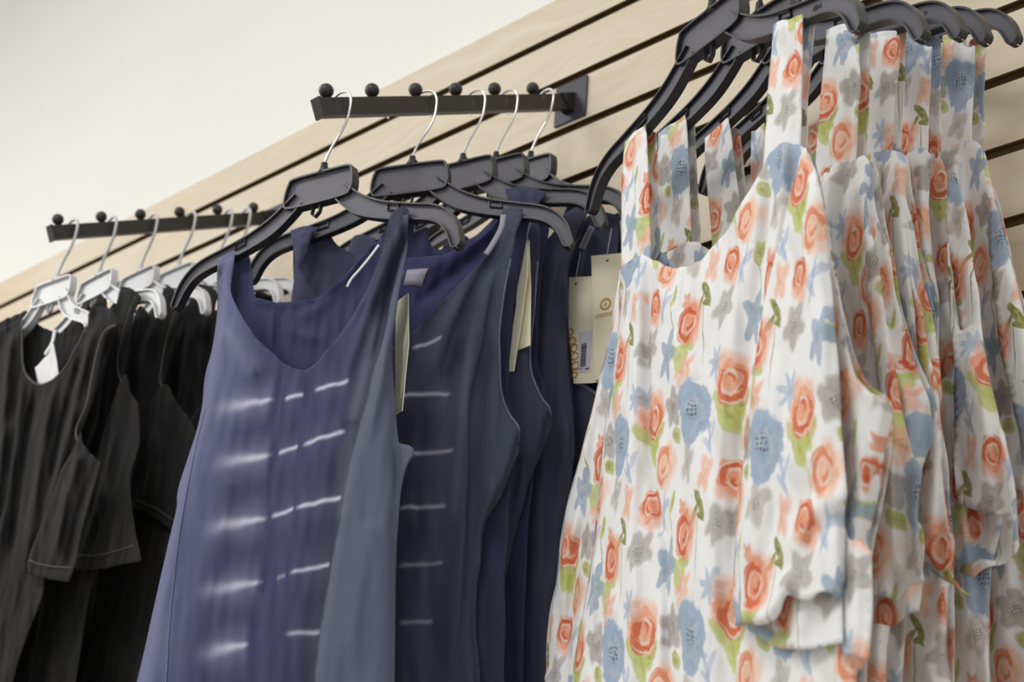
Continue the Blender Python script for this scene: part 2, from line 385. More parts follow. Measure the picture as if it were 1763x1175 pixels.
DATA={
"frames":{"B1": ((-1.033,.7486,2.1377),.197,-.007),"B2": ((-1.033,.8626,2.1981),.45,.035),"B3": ((-1.033,.9376,2.2378),.24,.017),"B4": ((-1.033,.9906,2.2659),.2,0),"B5": ((-1.033,1.0556,2.3004),-.02,-.12),"F1": ((-.591,.81,2.179),-.298,-.019),"F2": ((-.591,.883,2.2177),-.21,-.016),"F3": ((-.591,.947,2.2516),-.22,-.006),"F4": ((-.591,1.003,2.2813),-.23,-.02),"F5": ((-.591,1.053,2.3078),-.2,-.01),"W1": ((-1.6563,.7816,2.1944),.1,.0),"W2": ((-1.6563,.8376,2.2224),.02,.057),"W3": ((-1.6563,.8986,2.2529),.044,.052),"W4": ((-1.6563,.9586,2.2829),.06,.032),"W5": ((-1.6563,1.0206,2.3139),0,.03),"W6": ((-1.6563,1.0516,2.3294),0,.016)},
"extra":{"B1edge": {"l": [(-.1309,-.1825),(-.1232,-.2041),(-.1207,-.2632),(-.1212,-.3294),(-.1342,-.4008),(-.1425,-.5411),(-.1466,-.6035),(-.1669,-.7694)],"r": [(.1109,-.1869),(.1069,-.2473),(.101,-.3054),(.092,-.3727),(.0819,-.4322),(.0774,-.4905),(.0747,-.5368),(.0743,-.6163),(.082,-.7592)]},"B2edge": {"l": [(-.1351,-.1779),(-.1128,-.432),(-.1151,-.6648),(-.1137,-.821)],"r": [(.125,-.187),(.1147,-.3169),(.1198,-.367),(.1236,-.4914),(.1217,-.5965),(.1432,-.8065)]},"st1": [((-.1083,-.3379),(-.0244,-.3385),.9,1,.0021),((-.008,-.3402),(.0143,-.3392),1,0,.0021),((.0296,-.3372),(.0686,-.3324),1,0,.0021),((-.0961,-.3961),(-.017,-.3957),.9,1,.0021),((-.0071,-.3945),(.0173,-.3917),1,0,.0021),((.0264,-.391),(.0721,-.3836),1,0,.0021),((-.0937,-.4619),(-.0115,-.4577),.9,1,.0021),((-.0033,-.4563),(.024,-.4522),1,0,.0021),((.0295,-.4521),(.0787,-.4465),1,0,.0021),((-.0883,-.522),(-.0061,-.5179),.8,1,.0021),((.013,-.5159),(.0258,-.5146),.4,0,.0021),((.0329,-.5125),(.0747,-.5075),.8,0,.0021),((-.0756,-.5807),(-.0116,-.5737),.8,1,.0021),((.0354,-.5669),(.0736,-.5671),.6,0,.0021),((.0941,-.2689),(.0764,-.3763),.13,0,.008),((.0764,-.3763),(.0808,-.4697),.08,0,.008),((-.1115,-.2455),(-.0529,-.3053),.12,0,.01)],"st2": [((.0226,-.3108),(.0556,-.3031),.9,0,.0021),((.0141,-.3626),(.0675,-.3632),.8,0,.0021),((.0209,-.4258),(.0792,-.4247),.7,0,.0021),((.0269,-.4808),(.0753,-.4801),.7,0,.0021),((.0331,-.538),(.0776,-.5361),.5,0,.0021),((.0391,-.5932),(.0712,-.5914),.5,0,.0021),((.0858,-.2896),(.0857,-.4964),.1,0,.006)],"T1": {"o": [-.939,.7898,1.9028],"psi": -.45,"poly": [(.0,.0),(-.0359,.0064),(-.0382,-.0097),(-.0264,-.048),(.0014,-.1247),(.0255,-.1288),(.0229,-.0892),(.0231,-.0624)]},"T2a": {"o": [-.9286,.9354,2.0173],"psi": -.35,"poly": [(-.0,.0),(-.0084,-.0348),(-.0174,-.0917),(-.0202,-.1429),(-.0075,-.147),(-.0033,-.1227),(.0032,-.0859),(.0087,-.0416)]},"T2b": {"o": [-.9308,.9411,2.021],"psi": -.25,"poly": [(-.0,.0),(-.0072,-.0158),(-.0174,-.053),(-.0139,-.1246),(.0174,-.1273),(.0109,-.0631)]},"T3": {"o": [-.9524,1.0305,2.0177],"psi": .15,"poly": [(-.0,.0),(.0322,-.0055),(.0635,-.008),(.0665,-.1338),(.0363,-.1322),(.0142,-.1292),(.003,-.0584)]},"T4": {"o": [-.9221,1.0315,2.036],"psi": .12,"poly": [(.0,.0),(.0412,-.0063),(.0522,-.0533),(.0465,-.1523),(.013,-.1497)]},"t3marks": {"rings": [(.0059,-.068),(.0096,-.079),(.0123,-.0877),(.0137,-.0975),(.0151,-.1086)],"bar": [(.018,-.0703),(.0348,-.1186)],"hole": (.0098,-.0099),"d": [(.015,-.1193),(.0197,-.1228)]},"t4marks": {"ring": (.0224,-.0633),"text": [(.011,-.0739),(.0312,-.0768)],"hole": (.0219,-.0109)},"t2hole": (-.0075,-.0669)},  # broad faint streaks ending st1 and st2 paint in fold highlight and haze
"panels":[
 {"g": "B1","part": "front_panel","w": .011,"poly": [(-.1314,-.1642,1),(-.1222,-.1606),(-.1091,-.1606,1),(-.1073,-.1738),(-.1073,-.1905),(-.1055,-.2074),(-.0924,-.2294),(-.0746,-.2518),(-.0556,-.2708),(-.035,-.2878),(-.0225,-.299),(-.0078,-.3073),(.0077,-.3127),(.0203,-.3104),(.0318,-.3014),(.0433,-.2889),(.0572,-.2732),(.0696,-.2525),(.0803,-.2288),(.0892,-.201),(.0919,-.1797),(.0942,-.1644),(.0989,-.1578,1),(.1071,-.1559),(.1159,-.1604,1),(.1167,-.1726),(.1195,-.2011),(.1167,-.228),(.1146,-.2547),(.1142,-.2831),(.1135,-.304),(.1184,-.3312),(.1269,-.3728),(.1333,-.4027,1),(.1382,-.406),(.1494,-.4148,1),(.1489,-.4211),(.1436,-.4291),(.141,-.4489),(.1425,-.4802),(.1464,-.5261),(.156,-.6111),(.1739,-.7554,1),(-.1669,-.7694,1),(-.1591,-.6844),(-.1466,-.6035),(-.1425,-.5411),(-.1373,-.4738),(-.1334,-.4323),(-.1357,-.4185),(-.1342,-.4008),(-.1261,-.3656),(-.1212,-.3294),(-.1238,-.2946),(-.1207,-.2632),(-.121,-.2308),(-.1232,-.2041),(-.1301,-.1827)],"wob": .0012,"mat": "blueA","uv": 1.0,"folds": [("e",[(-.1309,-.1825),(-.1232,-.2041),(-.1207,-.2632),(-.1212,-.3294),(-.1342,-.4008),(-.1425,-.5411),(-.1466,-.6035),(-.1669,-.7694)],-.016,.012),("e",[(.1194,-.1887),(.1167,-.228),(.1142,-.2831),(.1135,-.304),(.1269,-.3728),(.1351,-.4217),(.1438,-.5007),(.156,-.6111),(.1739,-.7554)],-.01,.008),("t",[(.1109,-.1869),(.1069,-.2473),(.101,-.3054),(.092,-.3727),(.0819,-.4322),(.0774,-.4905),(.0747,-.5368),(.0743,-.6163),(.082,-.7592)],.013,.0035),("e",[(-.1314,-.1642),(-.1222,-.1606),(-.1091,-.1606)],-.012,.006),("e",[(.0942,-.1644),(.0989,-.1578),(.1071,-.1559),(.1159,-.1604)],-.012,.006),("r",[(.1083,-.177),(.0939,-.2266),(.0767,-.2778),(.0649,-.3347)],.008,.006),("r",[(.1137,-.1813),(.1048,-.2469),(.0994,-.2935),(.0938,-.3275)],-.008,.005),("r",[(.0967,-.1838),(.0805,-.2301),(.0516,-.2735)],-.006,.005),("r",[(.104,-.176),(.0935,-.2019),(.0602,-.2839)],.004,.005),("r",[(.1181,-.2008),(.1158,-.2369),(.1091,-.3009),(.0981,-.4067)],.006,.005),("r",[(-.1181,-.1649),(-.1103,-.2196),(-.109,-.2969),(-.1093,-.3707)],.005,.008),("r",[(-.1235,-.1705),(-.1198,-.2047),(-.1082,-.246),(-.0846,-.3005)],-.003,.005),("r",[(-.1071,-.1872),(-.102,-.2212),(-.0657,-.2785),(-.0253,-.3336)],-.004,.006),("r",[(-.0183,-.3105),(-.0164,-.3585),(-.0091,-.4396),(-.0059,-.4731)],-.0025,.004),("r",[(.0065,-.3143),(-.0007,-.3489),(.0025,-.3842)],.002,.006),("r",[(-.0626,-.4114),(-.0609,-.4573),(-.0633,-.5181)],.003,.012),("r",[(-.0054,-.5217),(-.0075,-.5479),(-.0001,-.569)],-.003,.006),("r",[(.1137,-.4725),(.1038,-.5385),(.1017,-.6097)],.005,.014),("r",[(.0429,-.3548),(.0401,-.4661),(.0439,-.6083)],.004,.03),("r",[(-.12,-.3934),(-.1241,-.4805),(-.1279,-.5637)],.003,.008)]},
 {"g": "B1","part": "back_panel","w": -.012,"poly": [(-.1557,-.1509,1),(-.1329,-.1472),(-.1114,-.1557,1),(-.1023,-.178),(-.0952,-.2028),(-.0852,-.2132),(-.0657,-.2207),(-.0335,-.2272),(-.007,-.2275),(.0175,-.2174),(.037,-.2002),(.0563,-.1823),(.0687,-.1669),(.0774,-.1507),(.0871,-.1425,1),(.1005,-.1482,1),(.1061,-.1654),(.1038,-.1871),(.0978,-.2172),(.095,-.2716),(.0954,-.3074),(.1142,-.4123),(.1353,-.6067),(.1578,-.7546,1),(-.1849,-.7687,1),(-.1702,-.5989),(-.1487,-.4015),(-.1428,-.3089),(-.1427,-.2308)],"wob": .002,"mat": "blueIn","uv": 1.0,"folds": [("r",[(-.0649,-.2247),(-.0598,-.2706),(-.0474,-.3223)],.004,.004),("r",[(-.0521,-.2271),(-.0503,-.2721),(-.0397,-.3234)],-.004,.004),("r",[(-.0409,-.2291),(-.0364,-.2554),(.0118,-.276)],.004,.006),("r",[(.0574,-.1902),(.0048,-.2309),(-.0375,-.2489)],.005,.01),("e",[(-.0852,-.2132),(-.0335,-.2272),(.0175,-.2174),(.0563,-.1823)],.005,.004)]},
 {"g": "B1","part": "hanging_loop","band": [(.0609,-.2401),(.0654,-.2323),(.0741,-.2242),(.0851,-.2129),(.0941,-.2024)],"width": .003,"on": None,"mat": "ribbon"},
 {"g": "B1","part": "seam","band": [(-.1156,-.3332),(-.1189,-.3695),(-.1201,-.4112),(-.1201,-.4637),(-.1176,-.5092),(-.1131,-.5589),(-.1063,-.6045),(-.1031,-.6689)],"width": .0018,"on": 0,"mat": "seam"},
 {"g": "B2","part": "front_panel","w": .011,"poly": [(-.1378,-.159,1),(-.12,-.1549),(-.1026,-.1594,1),(-.1113,-.1672),(-.1142,-.1868),(-.1202,-.2039),(-.122,-.2108),(-.1085,-.2278),(-.0937,-.2454),(-.0731,-.2624),(-.054,-.2805),(-.0182,-.3038),(.0017,-.3083),(.0166,-.2968),(.0397,-.2702),(.0717,-.2362),(.0939,-.2112),(.1051,-.192),(.1076,-.1752),(.1089,-.1582,1),(.1194,-.1537),(.1318,-.1576,1),(.1289,-.1704),(.1237,-.1869),(.1201,-.2067),(.1163,-.2396),(.1143,-.2786),(.1147,-.3169),(.1183,-.3546),(.1259,-.3758),(.1389,-.3969),(.1507,-.4135,1),(.1497,-.4253),(.1436,-.4457),(.1349,-.4715),(.1236,-.4914),(.1196,-.514),(.1193,-.553),(.1217,-.5965),(.1292,-.6466),(.1432,-.8065,1),(-.1137,-.821,1),(-.1151,-.6648),(-.1138,-.4689),(-.1145,-.3298),(-.1249,-.2486),(-.1264,-.209)],"wob": .0015,"mat": "blueB","uv": 1.0,"folds": [("e",[(.1507,-.4135),(.1436,-.4457),(.1349,-.4715),(.1236,-.4914),(.1196,-.514),(.1193,-.553),(.1217,-.5965),(.1292,-.6466),(.1432,-.8065)],-.012,.008),("e",[(.1089,-.1582),(.1194,-.1537),(.1318,-.1576)],-.012,.006),("e",[(-.1378,-.159),(-.12,-.1549),(-.1026,-.1594)],-.012,.006),("r",[(.1115,-.1925),(.0952,-.2512),(.088,-.3153),(.0811,-.3775),(.0861,-.4675),(.0909,-.6473)],.012,.01),("r",[(.1058,-.1853),(.0729,-.2495),(.0451,-.3256),(.0438,-.3758)],.006,.008),("r",[(.1086,-.1889),(.083,-.2569),(.0672,-.3268),(.0669,-.3768)],-.007,.008),("r",[(.1148,-.1861),(.1068,-.2389),(.1005,-.3161),(.0975,-.3904),(.1035,-.4967),(.1079,-.647)],-.006,.01),("r",[(.1156,-.1793),(.1145,-.2329),(.1078,-.291),(.1123,-.3788),(.1156,-.4507)],.007,.008),("r",[(.1005,-.1983),(.0653,-.2357),(.0251,-.2856)],.005,.006),("r",[(.1185,-.4566),(.1153,-.4969),(.117,-.553)],.006,.006),("r",[(-.1248,-.1609),(-.1248,-.1859),(-.1239,-.2071)],.004,.004),("r",[(-.1141,-.1619),(-.1184,-.1864)],.004,.004)]},
 {"g": "B2","part": "back_panel","w": -.012,"poly": [(-.1485,-.1477,1),(-.1152,-.1449),(-.104,-.1546,1),(-.0921,-.1701),(-.073,-.1831),(-.0479,-.1902),(-.0269,-.1947),(-.006,-.1944),(.0323,-.1955),(.0644,-.1857),(.0842,-.1715),(.0936,-.1585),(.1015,-.1424),(.121,-.1415,1),(.1293,-.1493,1),(.1283,-.172),(.123,-.2159),(.1202,-.2556),(.1189,-.3076),(.1215,-.3583),(.1306,-.4079),(.132,-.5475),(.1514,-.8048,1),(-.1203,-.8201,1),(-.124,-.6048),(-.1254,-.4241),(-.133,-.2653),(-.1428,-.1873)],"wob": .002,"mat": "blueIn2","uv": 1.0,"folds": [("r",[(.0973,-.1727),(.0551,-.2138),(.0094,-.2511)],-.008,.008),("r",[(.0905,-.1686),(.0469,-.196),(-.004,-.2195)],.006,.01),("r",[(-.0752,-.1929),(-.0388,-.2098),(-.0384,-.2715)],.004,.01)]},
 {"g": "B2","part": "armhole_hem","band": [(.1186,-.22),(.1148,-.2526),(.1135,-.285),(.1141,-.3169),(.1177,-.3545),(.1253,-.3758),(.1383,-.3969),(.1501,-.4129)],"width": .0024,"on": 0,"mat": "seam"},
 {"g": "B2","part": "care_label","band": [(-.0057,-.2191),(.0171,-.2209)],"width": .018,"on": 1,"mat": "label_grey"},
 {"g": "B2","part": "hanging_loop","band": [(.1143,-.1738),(.1129,-.1892),(.1043,-.2085),(.0988,-.218)],"width": .006,"on": None,"mat": "label_grey"},
 {"g": "B3","part": "front_panel","w": .011,"poly": [(-.1494,-.1772,1),(-.1449,-.1614),(-.1308,-.1611),(-.1133,-.169,1),(-.1012,-.1936),(-.0759,-.2419),(-.0253,-.2785),(.0189,-.2718),(.051,-.2217),(.0607,-.1811),(.0649,-.1604),(.0594,-.1389,1),(.0846,-.1407),(.113,-.154,1),(.1045,-.1665),(.0999,-.1819),(.1072,-.2044),(.1082,-.2391),(.1074,-.2863),(.106,-.3323),(.109,-.365),(.1203,-.39),(.1405,-.4143,1),(.1382,-.4281),(.1299,-.4516),(.1197,-.4748),(.1138,-.5011),(.1051,-.5415),(.0992,-.5814),(.0964,-.6263),(.1008,-.6783),(.1146,-.844,1),(-.1369,-.855,1),(-.165,-.5036),(-.1562,-.3009),(-.1439,-.2156)],"wob": .0015,"mat": "blueC","uv": 1.0,"folds": [("e",[(.1405,-.4143),(.1299,-.4516),(.1197,-.4748),(.1138,-.5011),(.1051,-.5415),(.0992,-.5814),(.0964,-.6263),(.1008,-.6783),(.1146,-.844)],-.012,.008),("e",[(.0594,-.1389),(.0846,-.1407),(.113,-.154)],-.013,.006),("r",[(.0737,-.142),(.0798,-.1635),(.0782,-.1987),(.0776,-.2814),(.0941,-.4012),(.0952,-.4995)],.004,.006),("r",[(.0849,-.1444),(.0886,-.1653),(.0899,-.201)],-.004,.005),("r",[(.0946,-.1487),(.093,-.1662),(.0913,-.2013),(.096,-.3374),(.1072,-.4401),(.1037,-.5239)],.006,.006),("r",[(.1048,-.4521),(.0985,-.4998),(.0934,-.5581)],-.008,.008)]},
 {"g": "B3","part": "back_panel","w": -.012,"poly": [(-.1683,-.1614,1),(-.1315,-.153,1),(-.1128,-.1695),(-.0854,-.1596),(-.0761,-.1561,1),(-.0577,-.1552,1),(-.0496,-.1777),(-.0264,-.1894),(.011,-.1782),(.0322,-.1604),(.0508,-.1311),(.0988,-.1384),(.1044,-.157),(.1034,-.2067),(.0991,-.2276),(.0991,-.2967),(.1009,-.3422),(.1149,-.3956),(.1035,-.5176),(.1158,-.8425,1),(-.1554,-.8544,1),(-.1836,-.2879)],"wob": .002,"mat": "blueIn","uv": 1.0,"folds": [("r",[(.0408,-.1731),(-.0021,-.2012),(-.0463,-.2224)],.006,.01)]},
 {"g": "B3","part": "armhole_hem","band": [(.1068,-.2389),(.1067,-.2862),(.1053,-.3322),(.1084,-.3649),(.1196,-.3899),(.1398,-.4136)],"width": .0024,"on": 0,"mat": "seam"},
 {"g": "B4","part": "front_panel","w": .011,"poly": [(.1006,-.1781,1),(.1154,-.1778),(.129,-.1852,1),(.1211,-.2007),(.1121,-.2202),(.1075,-.2405),(.1063,-.2683),(.1119,-.3241),(.1188,-.3784),(.1253,-.4182),(.1304,-.4567),(.1262,-.5118),(.1232,-.5713),(.1203,-.6291),(.1216,-.699),(.1328,-.8678,1),(-.0779,-.8765,1),(-.0944,-.5229),(-.0874,-.319),(-.0684,-.1973),(-.0366,-.1888,1),(.0082,-.2422),(.0489,-.2715),(.0726,-.237),(.0892,-.2082),(.0986,-.1922)],"wob": .0015,"mat": "blueC","uv": 1.0,"folds": [("e",[(.1119,-.3241),(.1188,-.3784),(.1253,-.4182),(.1304,-.4567),(.1262,-.5118),(.1232,-.5713),(.1203,-.6291),(.1216,-.699)],-.012,.01),("e",[(.1006,-.1781),(.1154,-.1778),(.129,-.1852)],-.012,.006),("r",[(.1079,-.2122),(.0851,-.2572),(.0783,-.3184),(.0861,-.4767),(.0891,-.6561)],.008,.012),("r",[(.1088,-.2266),(.0985,-.2945),(.0993,-.4147),(.105,-.5993)],-.004,.012)]},
 {"g": "B4","part": "back_panel","w": -.01,"poly": [(-.0845,-.1828,1),(-.0523,-.1718,1),(-.0003,-.2091),(.0467,-.2113),(.0756,-.188),(.0876,-.1625,1),(.1152,-.1725,1),(.105,-.2016),(.0928,-.2222),(.0905,-.2561),(.0955,-.3128),(.1033,-.3683),(.11,-.4088),(.1124,-.4478),(.1091,-.6951),(.1174,-.867,1),(-.094,-.8758,1),(-.1117,-.3789)],"wob": .002,"mat": "blueIn","uv": 1.0,"folds": []},
 {"g": "B5","part": "front_panel","w": .009,"poly": [(.0888,-.2016,1),(.1154,-.2057),(.1383,-.2175,1),(.1384,-.2522),(.1364,-.3081),(.1244,-.36),(.1016,-.3953),(.094,-.4084),(.1114,-.4189),(.1288,-.4345),(.1314,-.4802),(.1207,-.5659),(.1157,-.7265),(.1275,-.8996,1),(-.0803,-.905,1),(-.092,-.5354),(-.0782,-.3248),(-.0613,-.2071),(-.0315,-.2082,1),(.0202,-.2538),(.0608,-.2471),(.0769,-.2224)],"wob": .0015,"mat": "blueC","uv": 1.0,"folds": [("r",[(.1071,-.2134),(.0932,-.2675),(.0954,-.3666),(.1044,-.5008)],.006,.01),("r",[(.094,-.2129),(.0758,-.2697),(.0824,-.3635)],-.006,.008)]},
 {"g": "B5","part": "back_panel","w": -.008,"poly": [(.0747,-.1898),(.1232,-.2069,1),(.1314,-.3003),(.1304,-.4361),(.1079,-.7233),(.1158,-.8987,1),(-.0991,-.9043,1),(-.1086,-.3865),(-.0798,-.1947),(.0115,-.2295),(.0651,-.2079)],"wob": .002,"mat": "blueIn","uv": 1.0,"folds": []},
 {"g": "B5","part": "armhole_hem","band": [(.0834,-.4013),(.0952,-.4127),(.1098,-.4199),(.1288,-.4358)],"width": .004,"on": 0,"mat": "seam"},
 {"g": "B5","part": "hanging_loop","band": [(.1108,-.228),(.1045,-.2377),(.0967,-.2513)],"width": .01,"on": None,"mat": "label_grey"},
 {"g": "F1","part": "front_panel","w": .012,"poly": [(-.1205,-.2949,1),(-.1024,-.2958),(-.0838,-.2998),(-.067,-.3108),(-.0498,-.3228),(-.0373,-.3297),(-.0252,-.3328),(-.0089,-.334),(.01,-.3287),(.0305,-.3209),(.0433,-.3076),(.0596,-.2961),(.0707,-.2895),(.0804,-.2779),(.0906,-.2762),(.1019,-.2792),(.1137,-.2849),(.1206,-.2932,1),(.129,-.3179),(.1354,-.3373),(.1403,-.3585),(.1467,-.39),(.1546,-.4365),(.1586,-.4681),(.173,-.4942),(.2022,-.5138,1),(.202,-.5187),(.1963,-.5312),(.1883,-.562),(.1796,-.586),(.1762,-.6072),(.1737,-.6424),(.1701,-.6691),(.1631,-.681),(.1778,-.7866,1),(-.1909,-.7884,1),(-.1752,-.6755),(-.1687,-.6262),(-.1584,-.5863),(-.1517,-.5534),(-.1468,-.5197),(-.1449,-.4903),(-.142,-.4498),(-.1344,-.4103),(-.1277,-.3698),(-.1246,-.3383),(-.1225,-.317)],"wob": .002,"mat": "floral","uv": 1.4,"folds": [("e",[(-.1225,-.317),(-.1277,-.3698),(-.142,-.4498),(-.1468,-.5197),(-.1584,-.5863),(-.1687,-.6262),(-.1909,-.7884)],-.012,.008),("e",[(.202,-.5187),(.1883,-.562),(.1762,-.6072),(.1737,-.6424),(.1701,-.6691),(.1778,-.7866)],-.012,.01),("r",[(-.0827,-.3035),(-.0758,-.366),(-.0709,-.4388),(-.0606,-.509),(-.0421,-.5573),(-.0356,-.6346),(-.0201,-.7503)],-.01,.006),("r",[(-.0933,-.3004),(-.09,-.3821),(-.0946,-.4818),(-.0843,-.5781),(-.0835,-.7079)],.012,.012),("r",[(-.0625,-.3152),(-.0393,-.3785),(-.0171,-.4541),(.0005,-.5494),(.0075,-.6747)],.01,.018),("r",[(-.0496,-.3255),(-.0447,-.3457),(-.0373,-.369),(-.0384,-.3989)],-.006,.005),("r",[(.0783,-.2794),(.0687,-.3102),(.0564,-.3542),(.0373,-.3953),(.0261,-.4387),(.0236,-.4928),(.0214,-.5536),(.0198,-.6363)],.008,.012),("r",[(.0838,-.282),(.0782,-.3437),(.0675,-.3966),(.057,-.4392),(.0475,-.499),(.0409,-.5576),(.0379,-.6268),(.0405,-.7155)],-.009,.012),("r",[(.0986,-.2791),(.0869,-.3473),(.0801,-.3918),(.08,-.4465)],.012,.008),("r",[(.1078,-.2835),(.1046,-.3356),(.1002,-.3855),(.0831,-.4563)],-.007,.007),("r",[(.1219,-.2952),(.1255,-.3353),(.1232,-.3623),(.109,-.3889)],.01,.01),("r",[(.1454,-.3939),(.1408,-.4574),(.1501,-.5257),(.1458,-.5791)],-.01,.01),("r",[(.1498,-.4434),(.1618,-.5049),(.1677,-.561),(.1636,-.6013)],.01,.01),("r",[(.0094,-.3356),(.0029,-.3733),(.0002,-.4115)],.004,.01),("r",[(-.12,-.4248),(-.123,-.4997),(-.1302,-.5704),(-.1362,-.6499)],-.006,.008)]},
 {"g": "F1","part": "back_panel","w": -.014,"poly": [(-.1596,-.2678,1),(-.1381,-.2669),(-.1168,-.2725),(-.1014,-.2804),(-.0878,-.2914),(-.0718,-.3087),(-.0452,-.3221),(-.0139,-.3185),(.0232,-.2867),(.052,-.2631),(.0832,-.2609,1),(.0964,-.2749),(.1085,-.3143),(.122,-.3907),(.1428,-.4682),(.1714,-.5014),(.1637,-.5508),(.1485,-.5974),(.1406,-.6618),(.1405,-.7848,1),(-.2166,-.7866,1),(-.2085,-.6026),(-.1872,-.4799),(-.171,-.3932),(-.1625,-.3062)],"wob": .003,"mat": "floral","uv": 1.4,"folds": []},
 {"g": "F1","part": "left_strap","w": .01,"poly": [(-.1281,-.1624,1),(-.1187,-.1608),(-.1123,-.1592),(-.0947,-.1613,1),(-.0901,-.1928),(-.0862,-.2307),(-.0825,-.2653),(-.0797,-.3008),(-.0875,-.301),(-.1053,-.2974),(-.1244,-.2944,1),(-.1253,-.2691),(-.1294,-.2113),(-.1288,-.1803)],"wob": .001,"mat": "floral","uv": 1.4,"folds": [("e",[(-.1281,-.1624),(-.1123,-.1592),(-.0947,-.1613)],-.012,.006),("r",[(-.1064,-.1639),(-.1036,-.21),(-.0967,-.293)],.004,.006)]},
 {"g": "F1","part": "left_strap","w": -.01,"poly": [(-.1335,-.1401),(-.1072,-.1587,1),(-.1022,-.2039),(-.0986,-.2388),(-.0963,-.2848),(-.1197,-.2789),(-.1236,-.212)],"wob": .001,"mat": "floral","uv": 1.4,"folds": []},
 {"g": "F1","part": "right_strap","w": .01,"poly": [(.0832,-.1581,1),(.0889,-.1582),(.0945,-.1599),(.1028,-.1643),(.1096,-.1657),(.1177,-.1684,1),(.1164,-.211),(.1143,-.2596),(.1126,-.2861,1),(.0949,-.2796),(.0779,-.2816),(.0696,-.2858,1),(.071,-.265),(.0731,-.2505),(.076,-.2173),(.0803,-.1854)],"wob": .001,"mat": "floral","uv": 1.4,"folds": [("e",[(.0832,-.1581),(.1028,-.1643),(.1177,-.1684)],-.014,.005),("r",[(.0931,-.1602),(.0901,-.1963),(.0884,-.2375)],.003,.004),("r",[(.1083,-.1659),(.1063,-.2158),(.1015,-.2798)],.003,.006)]},
 {"g": "F1","part": "right_strap","w": -.01,"poly": [(.0847,-.1468),(.1072,-.1684,1),(.1031,-.201),(.0986,-.2291),(.0957,-.276),(.0818,-.2693),(.0825,-.2111)],"wob": .001,"mat": "floral","uv": 1.4,"folds": [("r",[(.0996,-.1721),(.096,-.2235)],-.004,.004)]},
 {"g": "F1","part": "flutter_sleeve","w": .03,"poly": [(.1415,-.31,1),(.1508,-.3341),(.1606,-.3724),(.1643,-.4068),(.1686,-.4548),(.1713,-.512),(.1733,-.551),(.1754,-.5814),(.1752,-.6175),(.1706,-.6337,1),(.1584,-.6289),(.1478,-.628),(.1403,-.6311),(.1321,-.6299),(.1182,-.6255),(.1102,-.6369),(.0987,-.6405),(.0846,-.6393),(.0663,-.6337,1),(.0641,-.606),(.0661,-.5663),(.0697,-.5466),(.08,-.486),(.0881,-.4449),(.099,-.404),(.1151,-.3646),(.128,-.333)],"wob": .002,"mat": "floral","uv": 1.4,"folds": [("r",[(.1414,-.3119),(.1439,-.3766),(.1359,-.4263),(.1173,-.4715),(.1049,-.5344),(.0928,-.6108)],.01,.012),("r",[(.1496,-.3335),(.1529,-.4023),(.1537,-.4663),(.1589,-.5475),(.1663,-.572)],.01,.01),("r",[(.1285,-.441),(.1141,-.4957),(.1048,-.5545),(.1017,-.6123)],-.01,.01),("r",[(.1726,-.5734),(.1446,-.5748),(.1277,-.5904),(.1162,-.5996)],.006,.009),("r",[(.1723,-.5814),(.1553,-.5853),(.1331,-.6027)],-.004,.007),("r",[(.1473,-.4475),(.1404,-.5032),(.1309,-.5603)],.008,.014),("r",[(.0687,-.6302),(.0987,-.6345),(.116,-.6185),(.1328,-.6212)],.01,.006),("r",[(.08,-.486),(.0773,-.5483),(.0746,-.6078)],.008,.012),("e",[(.1754,-.5814),(.1752,-.6175),(.1706,-.6337)],-.01,.006),("e",[(.0663,-.6337),(.0641,-.606),(.0661,-.5663),(.08,-.486)],-.012,.006)]},
 {"g": "F1","part": "flutter_sleeve","w": .02,"poly": [(.0546,-.6288),(.0507,-.618),(.0551,-.5621),(.074,-.5246),(.1558,-.5446),(.1573,-.6198),(.1571,-.6583,1),(.142,-.6578),(.1204,-.6579),(.1048,-.6545),(.0922,-.6515),(.0732,-.6415),(.0591,-.6342)],"wob": .002,"mat": "floral","uv": 1.4,"folds": [("r",[(.1217,-.5757),(.1233,-.6511)],.006,.012),("r",[(.0923,-.609),(.0922,-.6507)],-.005,.01)]},
 {"g": "F1","part": "flutter_sleeve","w": .017,"poly": [(.1518,-.5661),(.1611,-.5929),(.1719,-.5964),(.1811,-.6055,1),(.1806,-.6408),(.1754,-.6711,1),(.1642,-.6656),(.1542,-.6609),(.1503,-.6181)],"wob": .002,"mat": "floral","uv": 1.4,"folds": [("r",[(.1667,-.5955),(.1653,-.663)],.005,.008)]},
 {"g": "F1","part": "flutter_sleeve","w": -.004,"poly": [(-.147,-.2861),(-.1515,-.3016),(-.1605,-.3325),(-.1732,-.3619),(-.1855,-.3969),(-.1986,-.4314),(-.2157,-.4655),(-.2291,-.5055),(-.233,-.5505),(-.2414,-.5797),(-.241,-.6246),(-.2297,-.6548),(-.2119,-.6799,1),(-.1765,-.6734),(-.16,-.5627),(-.1548,-.4636),(-.1471,-.3865)],"wob": .002,"mat": "floral","uv": 1.4,"folds": [("e",[(-.1605,-.3325),(-.1855,-.3969),(-.1986,-.4314),(-.2157,-.4655),(-.2291,-.5055),(-.233,-.5505),(-.2414,-.5797),(-.241,-.6246)],-.01,.006),("r",[(-.1665,-.3751),(-.1898,-.4337),(-.1934,-.4962),(-.2135,-.5334),(-.2127,-.6036)],.008,.008),("r",[(-.1858,-.4561),(-.1952,-.5266),(-.2007,-.5659),(-.2035,-.6288)],-.01,.008)]},
